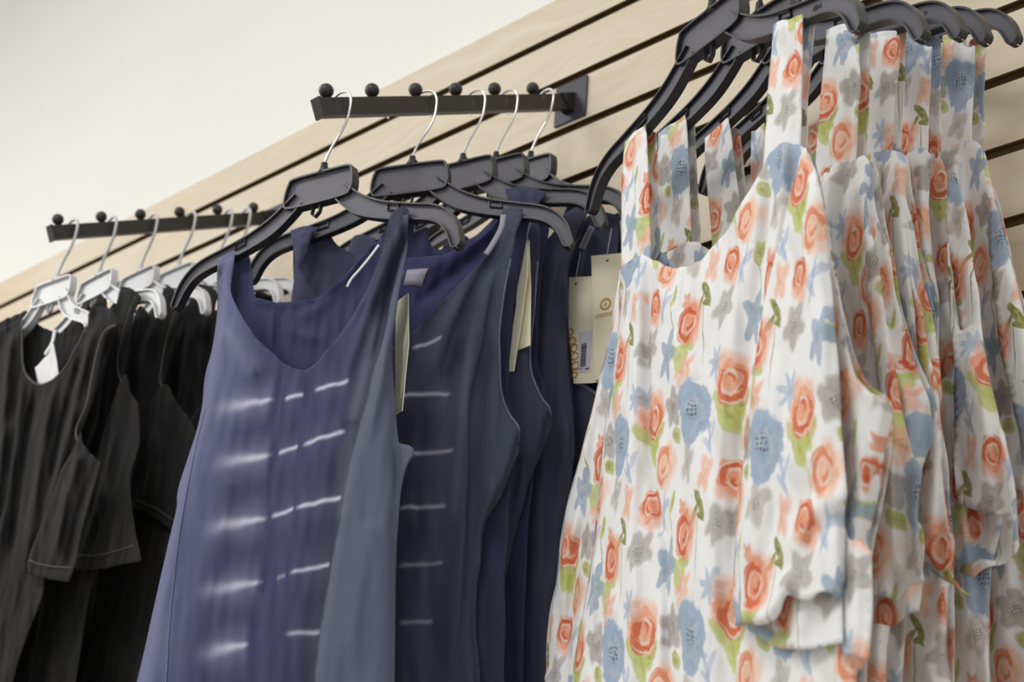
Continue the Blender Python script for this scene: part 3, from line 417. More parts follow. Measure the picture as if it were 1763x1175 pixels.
 {"g": "F2","part": "front_panel","w": .012,"poly": [(-.13,-.2911,1),(-.1088,-.2942),(-.0889,-.2946),(-.0764,-.3006),(-.0654,-.3144),(-.0391,-.3324),(.0101,-.3343),(.0501,-.3124),(.0657,-.2997),(.081,-.2945),(.0922,-.2935),(.1079,-.2983,1),(.1179,-.3006),(.1239,-.314),(.1264,-.3394),(.1316,-.3654),(.138,-.3872),(.1418,-.4228),(.1462,-.4446),(.1524,-.4696),(.164,-.5042),(.1772,-.5265,1),(.1755,-.5378),(.1704,-.5491),(.1638,-.56),(.1549,-.5787),(.1484,-.6059),(.1486,-.6219),(.1394,-.6363),(.1305,-.6665),(.1273,-.7025),(.1257,-.8194,1),(-.1731,-.8229,1),(-.1672,-.6876),(-.1568,-.5408),(-.1371,-.3837)],"wob": .002,"mat": "floral","uv": 1.4,"folds": [("e",[(.1772,-.5265),(.1704,-.5491),(.1549,-.5787),(.1484,-.6059),(.1305,-.6665),(.1273,-.7025),(.1257,-.8194)],-.012,.01),("r",[(.1113,-.3039),(.1104,-.3621),(.1196,-.4237),(.1333,-.4922),(.1357,-.5537)],.012,.01),("r",[(.0976,-.298),(.0869,-.353),(.0882,-.4132),(.1065,-.4756)],-.01,.01),("r",[(.0821,-.2992),(.0748,-.3484),(.0826,-.4015)],.01,.01),("r",[(.1209,-.3158),(.1293,-.3937),(.1406,-.4492),(.1637,-.5093)],-.006,.005),("r",[(.1494,-.4879),(.1468,-.5393),(.1287,-.5941),(.1189,-.7018)],.008,.012),("r",[(.1237,-.4623),(.1174,-.5496),(.1115,-.6321)],-.008,.012)]},
 {"g": "F2","part": "back_panel","w": -.014,"poly": [(-.1621,-.2655,1),(-.1402,-.2638),(-.1154,-.2697),(-.103,-.2851),(-.0603,-.3046),(-.0027,-.2983),(.0514,-.2761),(.0858,-.2758,1),(.1048,-.2937),(.1159,-.3652),(.1338,-.4578),(.1528,-.5134),(.127,-.5882),(.1006,-.8177,1),(-.1988,-.8212,1),(-.1801,-.4768)],"wob": .003,"mat": "floral","uv": 1.4,"folds": []},
 {"g": "F2","part": "left_strap","w": .01,"poly": [(-.1393,-.1562,1),(-.1249,-.1539),(-.1122,-.1553),(-.0998,-.1536,1),(-.0953,-.1915),(-.09,-.2588),(-.088,-.2966,1),(-.1111,-.2938),(-.1324,-.2919,1),(-.1346,-.2408),(-.1383,-.1975)],"wob": .001,"mat": "floral","uv": 1.4,"folds": [("e",[(-.1393,-.1562),(-.0998,-.1536)],-.012,.005),("r",[(-.1163,-.1566),(-.1097,-.2885)],.004,.007)]},
 {"g": "F2","part": "left_strap","w": -.01,"poly": [(-.1318,-.1379),(-.1095,-.1477,1),(-.1041,-.2245),(-.0993,-.2855),(-.1153,-.2819),(-.1245,-.2022)],"wob": .001,"mat": "floral","uv": 1.4,"folds": []},
 {"g": "F2","part": "right_strap","w": .01,"poly": [(.0799,-.1559,1),(.0935,-.1582),(.1042,-.1635),(.1156,-.18,1),(.1133,-.2267),(.1099,-.256),(.106,-.2983,1),(.0866,-.295),(.0638,-.3013,1),(.064,-.288),(.0665,-.2586),(.0728,-.2063),(.0767,-.1797)],"wob": .001,"mat": "floral","uv": 1.4,"folds": [("e",[(.0799,-.1559),(.0935,-.1582),(.1042,-.1635),(.1156,-.18)],-.014,.005),("r",[(.0965,-.1645),(.0936,-.2223),(.0867,-.2898)],.003,.006)]},
 {"g": "F2","part": "right_strap","w": -.01,"poly": [(.0909,-.1586),(.1085,-.1664,1),(.103,-.2444),(.0985,-.2845),(.0844,-.2811),(.0867,-.2103)],"wob": .001,"mat": "floral","uv": 1.4,"folds": []},
 {"g": "F2","part": "flutter_sleeve","w": .028,"poly": [(.1311,-.3413),(.1367,-.3874),(.1438,-.4551),(.1557,-.5158),(.1658,-.5561),(.1715,-.57),(.1663,-.5926),(.1665,-.6164),(.1688,-.6445,1),(.1553,-.6464),(.1476,-.6534),(.1354,-.6497),(.1239,-.6473,1),(.1261,-.6174),(.1282,-.5768),(.1359,-.5149),(.1286,-.4224)],"wob": .002,"mat": "floral","uv": 1.4,"folds": [("r",[(.1356,-.387),(.1437,-.5169),(.1451,-.6006),(.1409,-.6396)],.01,.01),("r",[(.1578,-.5459),(.1575,-.6029),(.1565,-.6419)],-.008,.01),("r",[(.1668,-.5645),(.1613,-.6426)],.006,.006)]},
 {"g": "F2","part": "flutter_sleeve","w": .018,"poly": [(.1185,-.5935),(.1588,-.601),(.1605,-.6406),(.157,-.6601,1),(.1458,-.6617),(.1348,-.6672),(.1233,-.665),(.1138,-.6615,1)],"wob": .002,"mat": "floral","uv": 1.4,"folds": [("r",[(.1386,-.6054),(.1369,-.6644)],.006,.01)]},
 {"g": "F3","part": "front_panel","w": .012,"poly": [(-.116,-.306,1),(-.088,-.2923),(-.0566,-.3281),(.0156,-.3437),(.0504,-.3071),(.0761,-.2861),(.0909,-.286),(.1034,-.2894,1),(.1117,-.2976),(.1197,-.3077),(.1201,-.3246),(.1189,-.3475),(.1254,-.3715),(.1293,-.4162),(.1386,-.4529),(.1414,-.4891),(.142,-.5057,1),(.1429,-.5358),(.1449,-.5721),(.1506,-.6038),(.1504,-.6451),(.1468,-.6619),(.1419,-.6978),(.1449,-.7278),(.1415,-.8486,1),(-.1575,-.8519,1),(-.1296,-.5637),(-.122,-.3994)],"wob": .002,"mat": "floral","uv": 1.45,"folds": [("e",[(.1429,-.5358),(.1506,-.6038),(.1504,-.6451),(.1449,-.7278),(.1415,-.8486)],-.012,.01),("r",[(.1086,-.2962),(.1053,-.3673),(.1135,-.4417),(.1263,-.5223)],.01,.009),("r",[(.0933,-.2893),(.0884,-.3608),(.0957,-.4459),(.1106,-.4992)],-.01,.009),("r",[(.0836,-.2934),(.0779,-.3567),(.0786,-.42)],.009,.009),("r",[(.1299,-.4569),(.1338,-.5334),(.1344,-.6135)],.008,.01)]},
 {"g": "F3","part": "back_panel","w": -.014,"poly": [(-.146,-.2799,1),(-.1087,-.2721),(-.0461,-.2995),(.0472,-.2674),(.0913,-.2767,1),(.0994,-.2905),(.1069,-.359),(.1207,-.4461),(.1195,-.5136),(.1261,-.6065),(.1105,-.8469,1),(-.1811,-.8502,1)],"wob": .003,"mat": "floral","uv": 1.45,"folds": []},
 {"g": "F3","part": "left_strap","w": .01,"poly": [(-.1308,-.1674,1),(-.1128,-.1632),(-.0969,-.1588,1),(-.087,-.221),(-.0809,-.2649),(-.0773,-.3077),(-.098,-.306),(-.1175,-.3048,1),(-.1187,-.2864),(-.1299,-.2022)],"wob": .001,"mat": "floral","uv": 1.45,"folds": [("e",[(-.1308,-.1674),(-.0969,-.1588)],-.012,.005)]},
 {"g": "F3","part": "left_strap","w": -.01,"poly": [(-.1269,-.1485),(-.1029,-.1671,1),(-.0932,-.2401),(-.0881,-.2969),(-.1106,-.2914),(-.1175,-.2092)],"wob": .001,"mat": "floral","uv": 1.45,"folds": []},
 {"g": "F3","part": "right_strap","w": .01,"poly": [(.0862,-.1616,1),(.0999,-.1662),(.1158,-.1743,1),(.1168,-.2049),(.108,-.2572),(.1039,-.2917,1),(.0884,-.2869),(.0735,-.287,1),(.0746,-.2773),(.0804,-.2271)],"wob": .001,"mat": "floral","uv": 1.45,"folds": [("e",[(.0862,-.1616),(.1158,-.1743)],-.014,.005),("r",[(.1023,-.1717),(.0923,-.2853)],.003,.006)]},
 {"g": "F3","part": "right_strap","w": -.01,"poly": [(.0922,-.1552),(.1088,-.1644,1),(.0996,-.245),(.0951,-.2856),(.082,-.2797),(.0864,-.2111)],"wob": .001,"mat": "floral","uv": 1.45,"folds": []},
 {"g": "F3","part": "flutter_sleeve","w": .026,"poly": [(.13,-.3612),(.1326,-.4229),(.1417,-.4838),(.1497,-.5321),(.1515,-.5633),(.1539,-.599),(.1554,-.6313),(.1547,-.6584,1),(.1474,-.6544),(.141,-.6505),(.1344,-.6398),(.1212,-.6299,1),(.1213,-.5979),(.1268,-.5846),(.1326,-.5775),(.1375,-.538),(.1324,-.4809)],"wob": .002,"mat": "floral","uv": 1.45,"folds": [("r",[(.1349,-.4336),(.1428,-.5212),(.1395,-.596),(.1371,-.6381)],.01,.01),("r",[(.1517,-.5682),(.1475,-.6523)],-.006,.006)]},
 {"g": "F3","part": "flutter_sleeve","w": .018,"poly": [(.1162,-.6222),(.1516,-.6265),(.1477,-.655),(.1518,-.6613),(.1659,-.6723,1),(.1587,-.6697),(.1453,-.6604),(.1331,-.651),(.1177,-.6443,1)],"wob": .002,"mat": "floral","uv": 1.45,"folds": [("r",[(.1309,-.627),(.1321,-.6504)],.004,.008)]},
 {"g": "F4","part": "front_panel","w": .012,"poly": [(-.1039,-.317,1),(-.0876,-.2854),(-.026,-.3402),(.0452,-.3387),(.0736,-.3043),(.088,-.2921),(.0992,-.2908),(.111,-.2967,1),(.1147,-.3081),(.1113,-.3347),(.109,-.3527),(.1105,-.3995),(.1132,-.4452),(.1113,-.4965),(.1116,-.5101,1),(.1207,-.5038),(.1359,-.4914,1),(.1334,-.4692),(.1305,-.4247),(.1276,-.3878),(.1281,-.3512),(.1301,-.34),(.1384,-.3326),(.1481,-.3905),(.1545,-.4745),(.1613,-.544),(.1653,-.6001),(.1595,-.6344),(.1474,-.6758),(.1404,-.7481),(.1356,-.8744,1),(-.1159,-.877,1),(-.1106,-.5828)],"wob": .002,"mat": "floral","uv": 1.4,"folds": [("r",[(.1371,-.3968),(.1436,-.471),(.1496,-.5409),(.1481,-.6322)],.01,.01),("r",[(.1337,-.3579),(.1382,-.449),(.1399,-.5383),(.1292,-.7471)],-.008,.01),("r",[(.1003,-.2941),(.0961,-.3701),(.1034,-.458)],.008,.009),("r",[(.1222,-.5336),(.127,-.6282),(.1241,-.7466)],.008,.012)]},
 {"g": "F4","part": "back_panel","w": -.012,"poly": [(-.1302,-.2927,1),(-.1051,-.2636),(.024,-.3039),(.0675,-.2701),(.0929,-.2781,1),(.1094,-.311),(.1108,-.3949),(.1202,-.4768),(.134,-.5594),(.1103,-.8728,1),(-.1353,-.8753,1)],"wob": .003,"mat": "floral","uv": 1.4,"folds": []},
 {"g": "F4","part": "left_strap","w": .01,"poly": [(-.1126,-.1736,1),(-.1041,-.1736),(-.093,-.172,1),(-.088,-.2237),(-.085,-.311),(-.1062,-.3092,1),(-.1123,-.2422)],"wob": .001,"mat": "floral","uv": 1.4,"folds": []},
 {"g": "F4","part": "right_strap","w": .01,"poly": [(.0928,-.1638,1),(.1053,-.1689),(.1208,-.1861,1),(.1163,-.2296),(.1115,-.269),(.1092,-.2974,1),(.0973,-.292),(.0785,-.2893,1),(.0797,-.277),(.0836,-.2389),(.0897,-.1988)],"wob": .001,"mat": "floral","uv": 1.4,"folds": [("e",[(.0928,-.1638),(.1208,-.1861)],-.014,.005),("r",[(.1063,-.1756),(.0963,-.2875)],.003,.006)]},
 {"g": "F4","part": "right_strap","w": -.01,"poly": [(.1,-.1644),(.114,-.174,1),(.1106,-.2182),(.1044,-.2876),(.0893,-.2807),(.0943,-.216)],"wob": .001,"mat": "floral","uv": 1.4,"folds": []},
 {"g": "F4","part": "flutter_sleeve","w": .026,"poly": [(.137,-.4014),(.1437,-.4752),(.1601,-.4805),(.1691,-.5217),(.1759,-.5698),(.1803,-.611),(.1826,-.6375),(.1837,-.6602,1),(.1783,-.6656),(.1781,-.643),(.1735,-.6374,1),(.1597,-.6313),(.1455,-.624),(.1331,-.617,1),(.1335,-.5778),(.137,-.5412)],"wob": .002,"mat": "floral","uv": 1.4,"folds": [("r",[(.1479,-.4962),(.156,-.574),(.1547,-.6276)],.01,.01),("r",[(.1723,-.5689),(.1786,-.6194),(.1789,-.6581)],.008,.008),("r",[(.14,-.5132),(.1427,-.5708),(.1423,-.6162)],-.006,.008)]},
 {"g": "F4","part": "flutter_sleeve","w": .012,"poly": [(.1231,-.6046),(.1671,-.6227),(.172,-.6562,1),(.1617,-.6643),(.1498,-.6658),(.1392,-.668),(.132,-.6725),(.1266,-.6725),(.1195,-.667,1),(.1202,-.6404)],"wob": .002,"mat": "floral","uv": 1.4,"folds": [("r",[(.1229,-.6476),(.1415,-.6509),(.1639,-.6621)],-.012,.01),("r",[(.1218,-.6652),(.1405,-.6638),(.164,-.6613)],.01,.006)]},
 {"g": "F5","part": "front_panel","w": .012,"poly": [(-.0772,-.3341,1),(-.0612,-.3018,1),(-.0034,-.3489),(.0517,-.3458),(.0799,-.3097),(.0938,-.293),(.1097,-.2929),(.1269,-.2965),(.1367,-.305,1),(.1409,-.3305),(.1454,-.3573),(.1506,-.3877),(.1576,-.4218),(.1624,-.4593),(.1652,-.4778),(.1702,-.5266),(.1755,-.586),(.1772,-.6509),(.1688,-.7684),(.166,-.8966,1),(-.0105,-.8988,1),(-.0126,-.6158),(-.0348,-.4455)],"wob": .002,"mat": "floral","uv": 1.35,"folds": [("r",[(.1334,-.3093),(.1365,-.39),(.1441,-.4783),(.1497,-.5799),(.1458,-.6904)],.01,.01),("r",[(.1186,-.2998),(.1202,-.3838),(.1287,-.4943),(.1349,-.5957)],-.01,.01),("r",[(.1063,-.2973),(.1042,-.3777),(.1118,-.4893)],.008,.01),("r",[(.125,-.5443),(.1287,-.6419),(.1244,-.7645)],.008,.012)]},
 {"g": "F5","part": "back_panel","w": -.01,"poly": [(-.0982,-.3124,1),(-.0818,-.2793),(.063,-.2879),(.077,-.2756),(.1209,-.2879,1),(.1251,-.3146),(.1419,-.4064),(.157,-.5565),(.1319,-.8953,1),(-.0179,-.8972,1),(-.0549,-.433)],"wob": .003,"mat": "floral","uv": 1.35,"folds": []},
 {"g": "F5","part": "left_strap","w": .01,"poly": [(-.0731,-.1932,1),(-.0516,-.1895,1),(-.05,-.3308),(-.0753,-.3341,1)],"wob": .001,"mat": "floral","uv": 1.35,"folds": []},
 {"g": "F5","part": "right_strap","w": .01,"poly": [(.103,-.1685,1),(.1191,-.1733),(.1372,-.1894,1),(.1356,-.2035),(.1297,-.2521),(.1247,-.2964,1),(.1081,-.2937),(.0908,-.2945,1),(.0918,-.2774),(.0971,-.2011)],"wob": .001,"mat": "floral","uv": 1.35,"folds": [("e",[(.103,-.1685),(.1191,-.1733),(.1372,-.1894)],-.014,.005),("r",[(.1187,-.1795),(.109,-.2888)],.003,.006)]},
 {"g": "F5","part": "right_strap","w": -.01,"poly": [(.1162,-.1753),(.132,-.1875,1),(.1261,-.2419),(.1213,-.2905),(.1062,-.2825),(.1115,-.2236)],"wob": .001,"mat": "floral","uv": 1.35,"folds": []},
 {"g": "F5","part": "flutter_sleeve","w": .024,"poly": [(.1503,-.3666),(.1629,-.4257),(.174,-.4914),(.1827,-.5433),(.182,-.6091),(.1746,-.6349,1),(.1611,-.6437),(.1586,-.6248),(.1505,-.6208,1),(.1499,-.609),(.1618,-.6046),(.1534,-.545),(.146,-.4619)],"wob": .002,"mat": "floral","uv": 1.35,"folds": [("r",[(.1543,-.4279),(.1655,-.5287),(.1669,-.6057)],.01,.01)]},
 {"g": "W1","part": "front_panel","w": .012,"poly": [(-.0488,-.1217,1),(-.0543,-.1369),(-.0403,-.1764),(-.0261,-.2093),(-.0068,-.2309),(.0184,-.2444),(.041,-.2477),(.0639,-.2414),(.0784,-.229),(.0896,-.2104),(.0967,-.1981),(.1041,-.1787),(.1008,-.1601,1),(.1221,-.1541),(.1533,-.1674),(.1807,-.19,1),(.1605,-.1921),(.1519,-.203),(.1481,-.2219),(.1476,-.2591),(.1482,-.2921),(.1423,-.3108),(.1369,-.3273,1),(.1271,-.3482),(.1126,-.3692),(.1068,-.395),(.103,-.4368),(.1081,-.4801),(.1251,-.5235),(.11,-.5769),(.1009,-.6265),(.0836,-.8312,1),(-.3962,-.8478,1),(-.4145,-.4631),(-.3248,-.2154),(-.2167,-.1457),(-.1352,-.1312),(-.0848,-.1391)],"wob": .002,"mat": "blackfab","uv": 1.0,"folds": [("r",[(-.0699,-.1577),(-.0454,-.2625),(-.0121,-.4238),(.001,-.6223)],.01,.01),("r",[(.1229,-.181),(.1143,-.2507),(.1109,-.3346),(.103,-.4368)],.008,.01),("r",[(.1039,-.2172),(.0943,-.3015),(.0928,-.4065)],-.008,.008),("r",[(.0549,-.2557),(.0645,-.358),(.0792,-.5057)],.009,.01),("r",[(.0147,-.2486),(.0254,-.3525),(.0419,-.5025)],-.009,.009),("r",[(-.0233,-.2172),(.0005,-.3178),(.0108,-.4853)],.006,.008)]},
 {"g": "W1","part": "back_panel","w": -.012,"poly": [(-.0899,-.105,1),(-.0673,-.1187),(-.0479,-.1358),(-.024,-.1477),(.0011,-.1563),(.0272,-.1575),(.0513,-.1534),(.0624,-.1407,1),(.0871,-.1402),(.1371,-.1747,1),(.1253,-.2364),(.1273,-.322),(.0775,-.3905),(.0657,-.4991),(.0452,-.8309,1),(-.4469,-.8479,1),(-.427,-.1901),(-.178,-.1157)],"wob": .002,"mat": "blackfab","uv": 1.0,"folds": []},
 {"g": "W1","part": "sleeve","w": .024,"poly": [(.1553,-.3339,1),(.1714,-.3562),(.2087,-.3797,1),(.2056,-.4026),(.202,-.4233),(.197,-.4643),(.197,-.4997),(.1903,-.52,1),(.1514,-.5133),(.1068,-.5038,1),(.1,-.4843),(.111,-.4444),(.1245,-.4007),(.1314,-.3753),(.1457,-.3546)],"wob": .002,"mat": "blackfab","uv": 1.0,"folds": [("r",[(.1649,-.3611),(.1541,-.4173),(.153,-.5011)],.008,.01),("r",[(.1954,-.3871),(.181,-.4487),(.184,-.5107)],-.005,.008)]},
 {"g": "W1","part": "neck_hem","band": [(-.0528,-.1372),(-.0389,-.1767),(-.0247,-.2095),(-.0057,-.2303),(.0178,-.2427),(.0404,-.246),(.062,-.2395),(.0768,-.2279),(.088,-.2093),(.0954,-.1979),(.1028,-.1784)],"width": .004,"on": 0,"mat": "blackhem"},
 {"g": "W1","part": "armhole_hem","band": [(.1775,-.1949),(.1595,-.1966),(.1512,-.2044),(.1471,-.2225),(.1463,-.2589),(.147,-.2919),(.1411,-.3106),(.1359,-.3279),(.1517,-.3489),(.1883,-.3725)],"width": .004,"on": None,"mat": "blackhem"},
 {"g": "W1","part": "sleeve_hem","band": [(.102,-.4866),(.1462,-.4977),(.1961,-.5037)],"width": .002,"on": 2,"mat": "blackhem"},
 {"g": "W1","part": "size_label","band": [(.0227,-.1652),(.0223,-.1834),(.0117,-.1979)],"width": .007,"on": None,"mat": "label_white"},
 {"g": "W1","part": "size_label","w": .006,"poly": [(.0215,-.184,1),(.0293,-.1922),(.0533,-.235,1),(.0357,-.2422),(.0111,-.241,1),(-.006,-.2134,1),(.0131,-.2014)],"wob": 0,"mat": "label_white","uv": 1.0,"folds": []},
 {"g": "W2","part": "front_panel","w": .012,"poly": [(.017,-.1357,1),(.0298,-.1312),(.0491,-.1335,1),(.0608,-.1561),(.0769,-.1542),(.0801,-.1295,1),(.1147,-.1394),(.1387,-.1565,1),(.1291,-.1731),(.1238,-.199),(.1212,-.2373),(.1328,-.2654),(.1552,-.2913),(.1781,-.3113,1),(.1931,-.3482),(.1839,-.3912),(.1744,-.4481),(.1513,-.5304),(.155,-.6496),(.1682,-.8532,1),(-.1421,-.8622,1),(-.113,-.4241),(-.0735,-.2149),(-.0192,-.158)],"wob": .002,"mat": "blackfab","uv": 1.0,"folds": [("r",[(.0486,-.1743),(.0606,-.2922),(.0745,-.4491)],.009,.01),("r",[(.0938,-.1852),(.1185,-.3035),(.13,-.4565)],-.008,.01),("r",[(.0054,-.215),(.0159,-.3637),(.06,-.5923)],.008,.012)]},
 {"g": "W2","part": "back_panel","w": -.01,"poly": [(-.0321,-.1123,1),(-.0188,-.1076),(.0011,-.1101,1),(.0132,-.1334),(.0298,-.1314),(.033,-.106,1),(.0687,-.1162),(.0935,-.1338,1),(.0836,-.151),(.0782,-.1776),(.0756,-.2171),(.0875,-.246),(.1107,-.2727),(.1343,-.2933,1),(.1499,-.3313),(.1404,-.3756),(.1307,-.4341),(.107,-.5189),(.111,-.6415),(.1249,-.8511,1),(-.195,-.8601,1),(-.1657,-.4091),(-.1253,-.1937),(-.0694,-.1352)],"wob": .002,"mat": "blackfab","uv": 1.0,"folds": []},
 {"g": "W2","part": "sleeve","w": .022,"poly": [(.1503,-.2725),(.1725,-.298),(.1951,-.3178,1),(.2147,-.3699),(.2106,-.42),(.2342,-.4729),(.2659,-.5225,1),(.2255,-.5213),(.1893,-.5221),(.1247,-.5178,1),(.1136,-.4568),(.1224,-.4139),(.1288,-.3395)],"wob": .002,"mat": "blackfab","uv": 1.0,"folds": [("r",[(.1503,-.2725),(.1516,-.4256),(.1247,-.5178)],.006,.01)]},
 {"g": "W2","part": "sleeve_hem","band": [(.1263,-.5003),(.1836,-.5048),(.2455,-.5019)],"width": .002,"on": 2,"mat": "blackhem"},
 {"g": "W3","part": "front_panel","w": .012,"poly": [(.0276,-.1669,1),(.0373,-.1534),(.066,-.1734),(.0795,-.1549),(.0806,-.1351,1),(.1013,-.1386),(.1342,-.1742,1),(.1272,-.2005),(.1221,-.2195),(.1215,-.2592),(.1262,-.2855),(.16,-.3178),(.2001,-.3502,1),(.207,-.3767),(.2009,-.4434),(.1991,-.5233),(.2177,-.6728),(.2434,-.8767,1),(-.0426,-.8855,1),(-.0704,-.4457),(-.0279,-.2351)],"wob": .002,"mat": "blackfab","uv": 1.0,"folds": [("r",[(.0672,-.1866),(.0754,-.3059),(.0845,-.4654)],.009,.01),("r",[(.1093,-.1964),(.1296,-.3161),(.1366,-.472)],-.008,.01),("r",[(.0257,-.229),(.0317,-.3796),(.0671,-.6118)],.008,.012)]},
 {"g": "W3","part": "back_panel","w": -.01,"poly": [(-.0157,-.1457,1),(-.0058,-.1319),(.0238,-.1524),(.0376,-.1334),(.0387,-.1131,1),(.06,-.1167),(.0939,-.1534,1),(.0867,-.1803),(.0815,-.1998),(.0809,-.2406),(.0858,-.2676),(.1206,-.3008),(.1619,-.3341,1),(.169,-.3614),(.1628,-.4298),(.161,-.5118),(.1803,-.6652),(.207,-.8744,1),(-.0869,-.8832,1),(-.1161,-.4318),(-.0727,-.2156)],"wob": .002,"mat": "blackfab","uv": 1.0,"folds": []},
 {"g": "W3","part": "sleeve","w": .022,"poly": [(.1417,-.292),(.1752,-.3239),(.2149,-.356,1),(.2349,-.3882),(.2277,-.4279),(.2172,-.497,1),(.1691,-.4728),(.1188,-.4557,1),(.0967,-.4159),(.0996,-.3616),(.1118,-.316)],"wob": .002,"mat": "blackfab","uv": 1.0,"folds": [("r",[(.1417,-.292),(.1433,-.438),(.1188,-.4557)],.006,.01)]},
 {"g": "W3","part": "sleeve_hem","band": [(.1233,-.4458),(.1694,-.461),(.2133,-.4829)],"width": .002,"on": 2,"mat": "blackhem"},
 {"g": "W4","part": "front_panel","w": .012,"poly": [(.0199,-.1613,1),(.054,-.1647),(.0649,-.1403),(.0676,-.1301,1),(.0932,-.1392),(.116,-.1599,1),(.1169,-.2057),(.1222,-.2583),(.1414,-.3123),(.195,-.3625,1),(.2144,-.4962),(.2279,-.6929),(.2478,-.9019,1),(-.014,-.9103,1),(-.0254,-.384),(.008,-.217)],"wob": .002,"mat": "blackfab","uv": 1.0,"folds": [("r",[(.0682,-.1947),(.0738,-.3165),(.0796,-.4796)],.009,.01),("r",[(.1089,-.2039),(.1264,-.326),(.1302,-.4858)],-.008,.01),("r",[(.0272,-.2387),(.03,-.3924),(.0598,-.63)],.008,.012)]},
 {"g": "W4","part": "back_panel","w": -.01,"poly": [(-.0199,-.1407,1),(.0151,-.1443),(.0262,-.1193),(.0289,-.1088,1),(.0552,-.1181),(.0787,-.1394,1),(.0796,-.1863),(.0851,-.2403),(.1049,-.2956),(.1599,-.3471,1),(.18,-.4841),(.194,-.6855),(.2147,-.8996,1),(-.0537,-.9079,1),(-.0661,-.3688),(-.0321,-.1978)],"wob": .002,"mat": "blackfab","uv": 1.0,"folds": []},
 {"g": "W4","part": "sleeve","w": .022,"poly": [(.1553,-.3183),(.2084,-.3679,1),(.2214,-.4244),(.2006,-.4821),(.1109,-.455,1),(.1019,-.374)],"wob": .002,"mat": "blackfab","uv": 1.0,"folds": [("r",[(.1553,-.3183),(.192,-.4583),(.2214,-.4244)],.006,.01)]},
 {"g": "W5","part": "front_panel","w": .007,"poly": [(-.0097,-.1647,1),(.0359,-.1717),(.05,-.1429),(.0616,-.132,1),(.0928,-.1452),(.1194,-.1706,1),(.1162,-.2146),(.1267,-.2872),(.2039,-.3702,1),(.2291,-.5904),(.274,-.9284,1),(.008,-.9358,1),(-.0454,-.3038)],"wob": .002,"mat": "blackfab","uv": 1.0,"folds": []},
 {"g": "W5","part": "back_panel","w": -.007,"poly": [(-.04,-.149,1),(.0064,-.1561),(.0209,-.1269),(.0326,-.1158,1),(.0645,-.1292),(.0916,-.1551,1),(.0884,-.1999),(.0991,-.2738),(.178,-.3584,1),(.2039,-.5824),(.2501,-.9262,1),(-.0209,-.9335,1),(-.0762,-.2904)],"wob": .002,"mat": "blackfab","uv": 1.0,"folds": []},
 {"g": "W6","part": "front_panel","w": .007,"poly": [(.0238,-.196,1),(.0569,-.1857),(.0787,-.1588,1),(.1044,-.1685),(.1338,-.1908),(.1621,-.1991,1),(.1572,-.2379),(.1749,-.32),(.2522,-.3937,1),(.2708,-.6037),(.3186,-.9405,1),(.0639,-.9475,1),(-.018,-.315)],"wob": .002,"mat": "blackfab","uv": 1.0,"folds": []},
 {"g": "W6","part": "back_panel","w": -.007,"poly": [(-.0051,-.1809,1),(.0287,-.1705),(.0508,-.1432,1),(.077,-.153),(.1069,-.1758),(.1358,-.1842,1),(.1309,-.2237),(.1489,-.3073),(.2278,-.3823,1),(.2469,-.5959),(.296,-.9382,1),(.0368,-.9451,1),(-.0475,-.302)],"wob": .002,"mat": "blackfab","uv": 1.0,"folds": []},
 {"g": "W2","part": "armhole_hem","band": [(.1363,-.1576),(.128,-.1737),(.1224,-.1986),(.1198,-.237),(.1313,-.2651),(.1539,-.291),(.1765,-.3102)],"width": .003,"on": None,"mat": "blackhem"},
 {"g": "W3","part": "armhole_hem","band": [(.1317,-.1745),(.1258,-.2002),(.1207,-.2192),(.1201,-.2589),(.1249,-.2853),(.1587,-.3175),(.1986,-.3492)],"width": .003,"on": None,"mat": "blackhem"},
]}

EX = DATA['extra']
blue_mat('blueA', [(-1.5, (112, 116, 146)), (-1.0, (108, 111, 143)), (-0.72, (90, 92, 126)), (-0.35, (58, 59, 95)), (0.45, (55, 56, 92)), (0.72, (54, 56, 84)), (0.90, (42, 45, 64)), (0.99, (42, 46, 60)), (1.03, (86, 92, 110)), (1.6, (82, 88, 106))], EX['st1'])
blue_mat('blueB', [(-1.5, (78, 81, 100)), (-0.9, (70, 71, 94)), (-0.4, (40, 40, 72)), (0.15, (38, 39, 60)), (0.32, (52, 55, 74)), (0.5, (76, 81, 100)), (0.7, (60, 65, 81)), (1.0, (72, 78, 95)), (1.5, (76, 82, 99))], EX['st2'])
blue_mat('blueC', [(-1.5, (58, 61, 79)), (0.0, (60, 63, 81)), (0.6, (66, 71, 87)), (1.2, (74, 79, 95))])
blue_mat('blueIn', [(-1.5, (90, 93, 123)), (-0.9, (78, 80, 114)), (-0.6, (53, 53, 88)), (0.6, (49, 49, 82)), (1.2, (68, 71, 92))], bumpy=0.7)
blue_mat('blueIn2', [(-1.5, (74, 79, 95)), (-0.6, (60, 63, 84)), (0.0, (51, 50, 87)), (0.6, (51, 50, 86)), (1.2, (50, 53, 71))], bumpy=0.7)

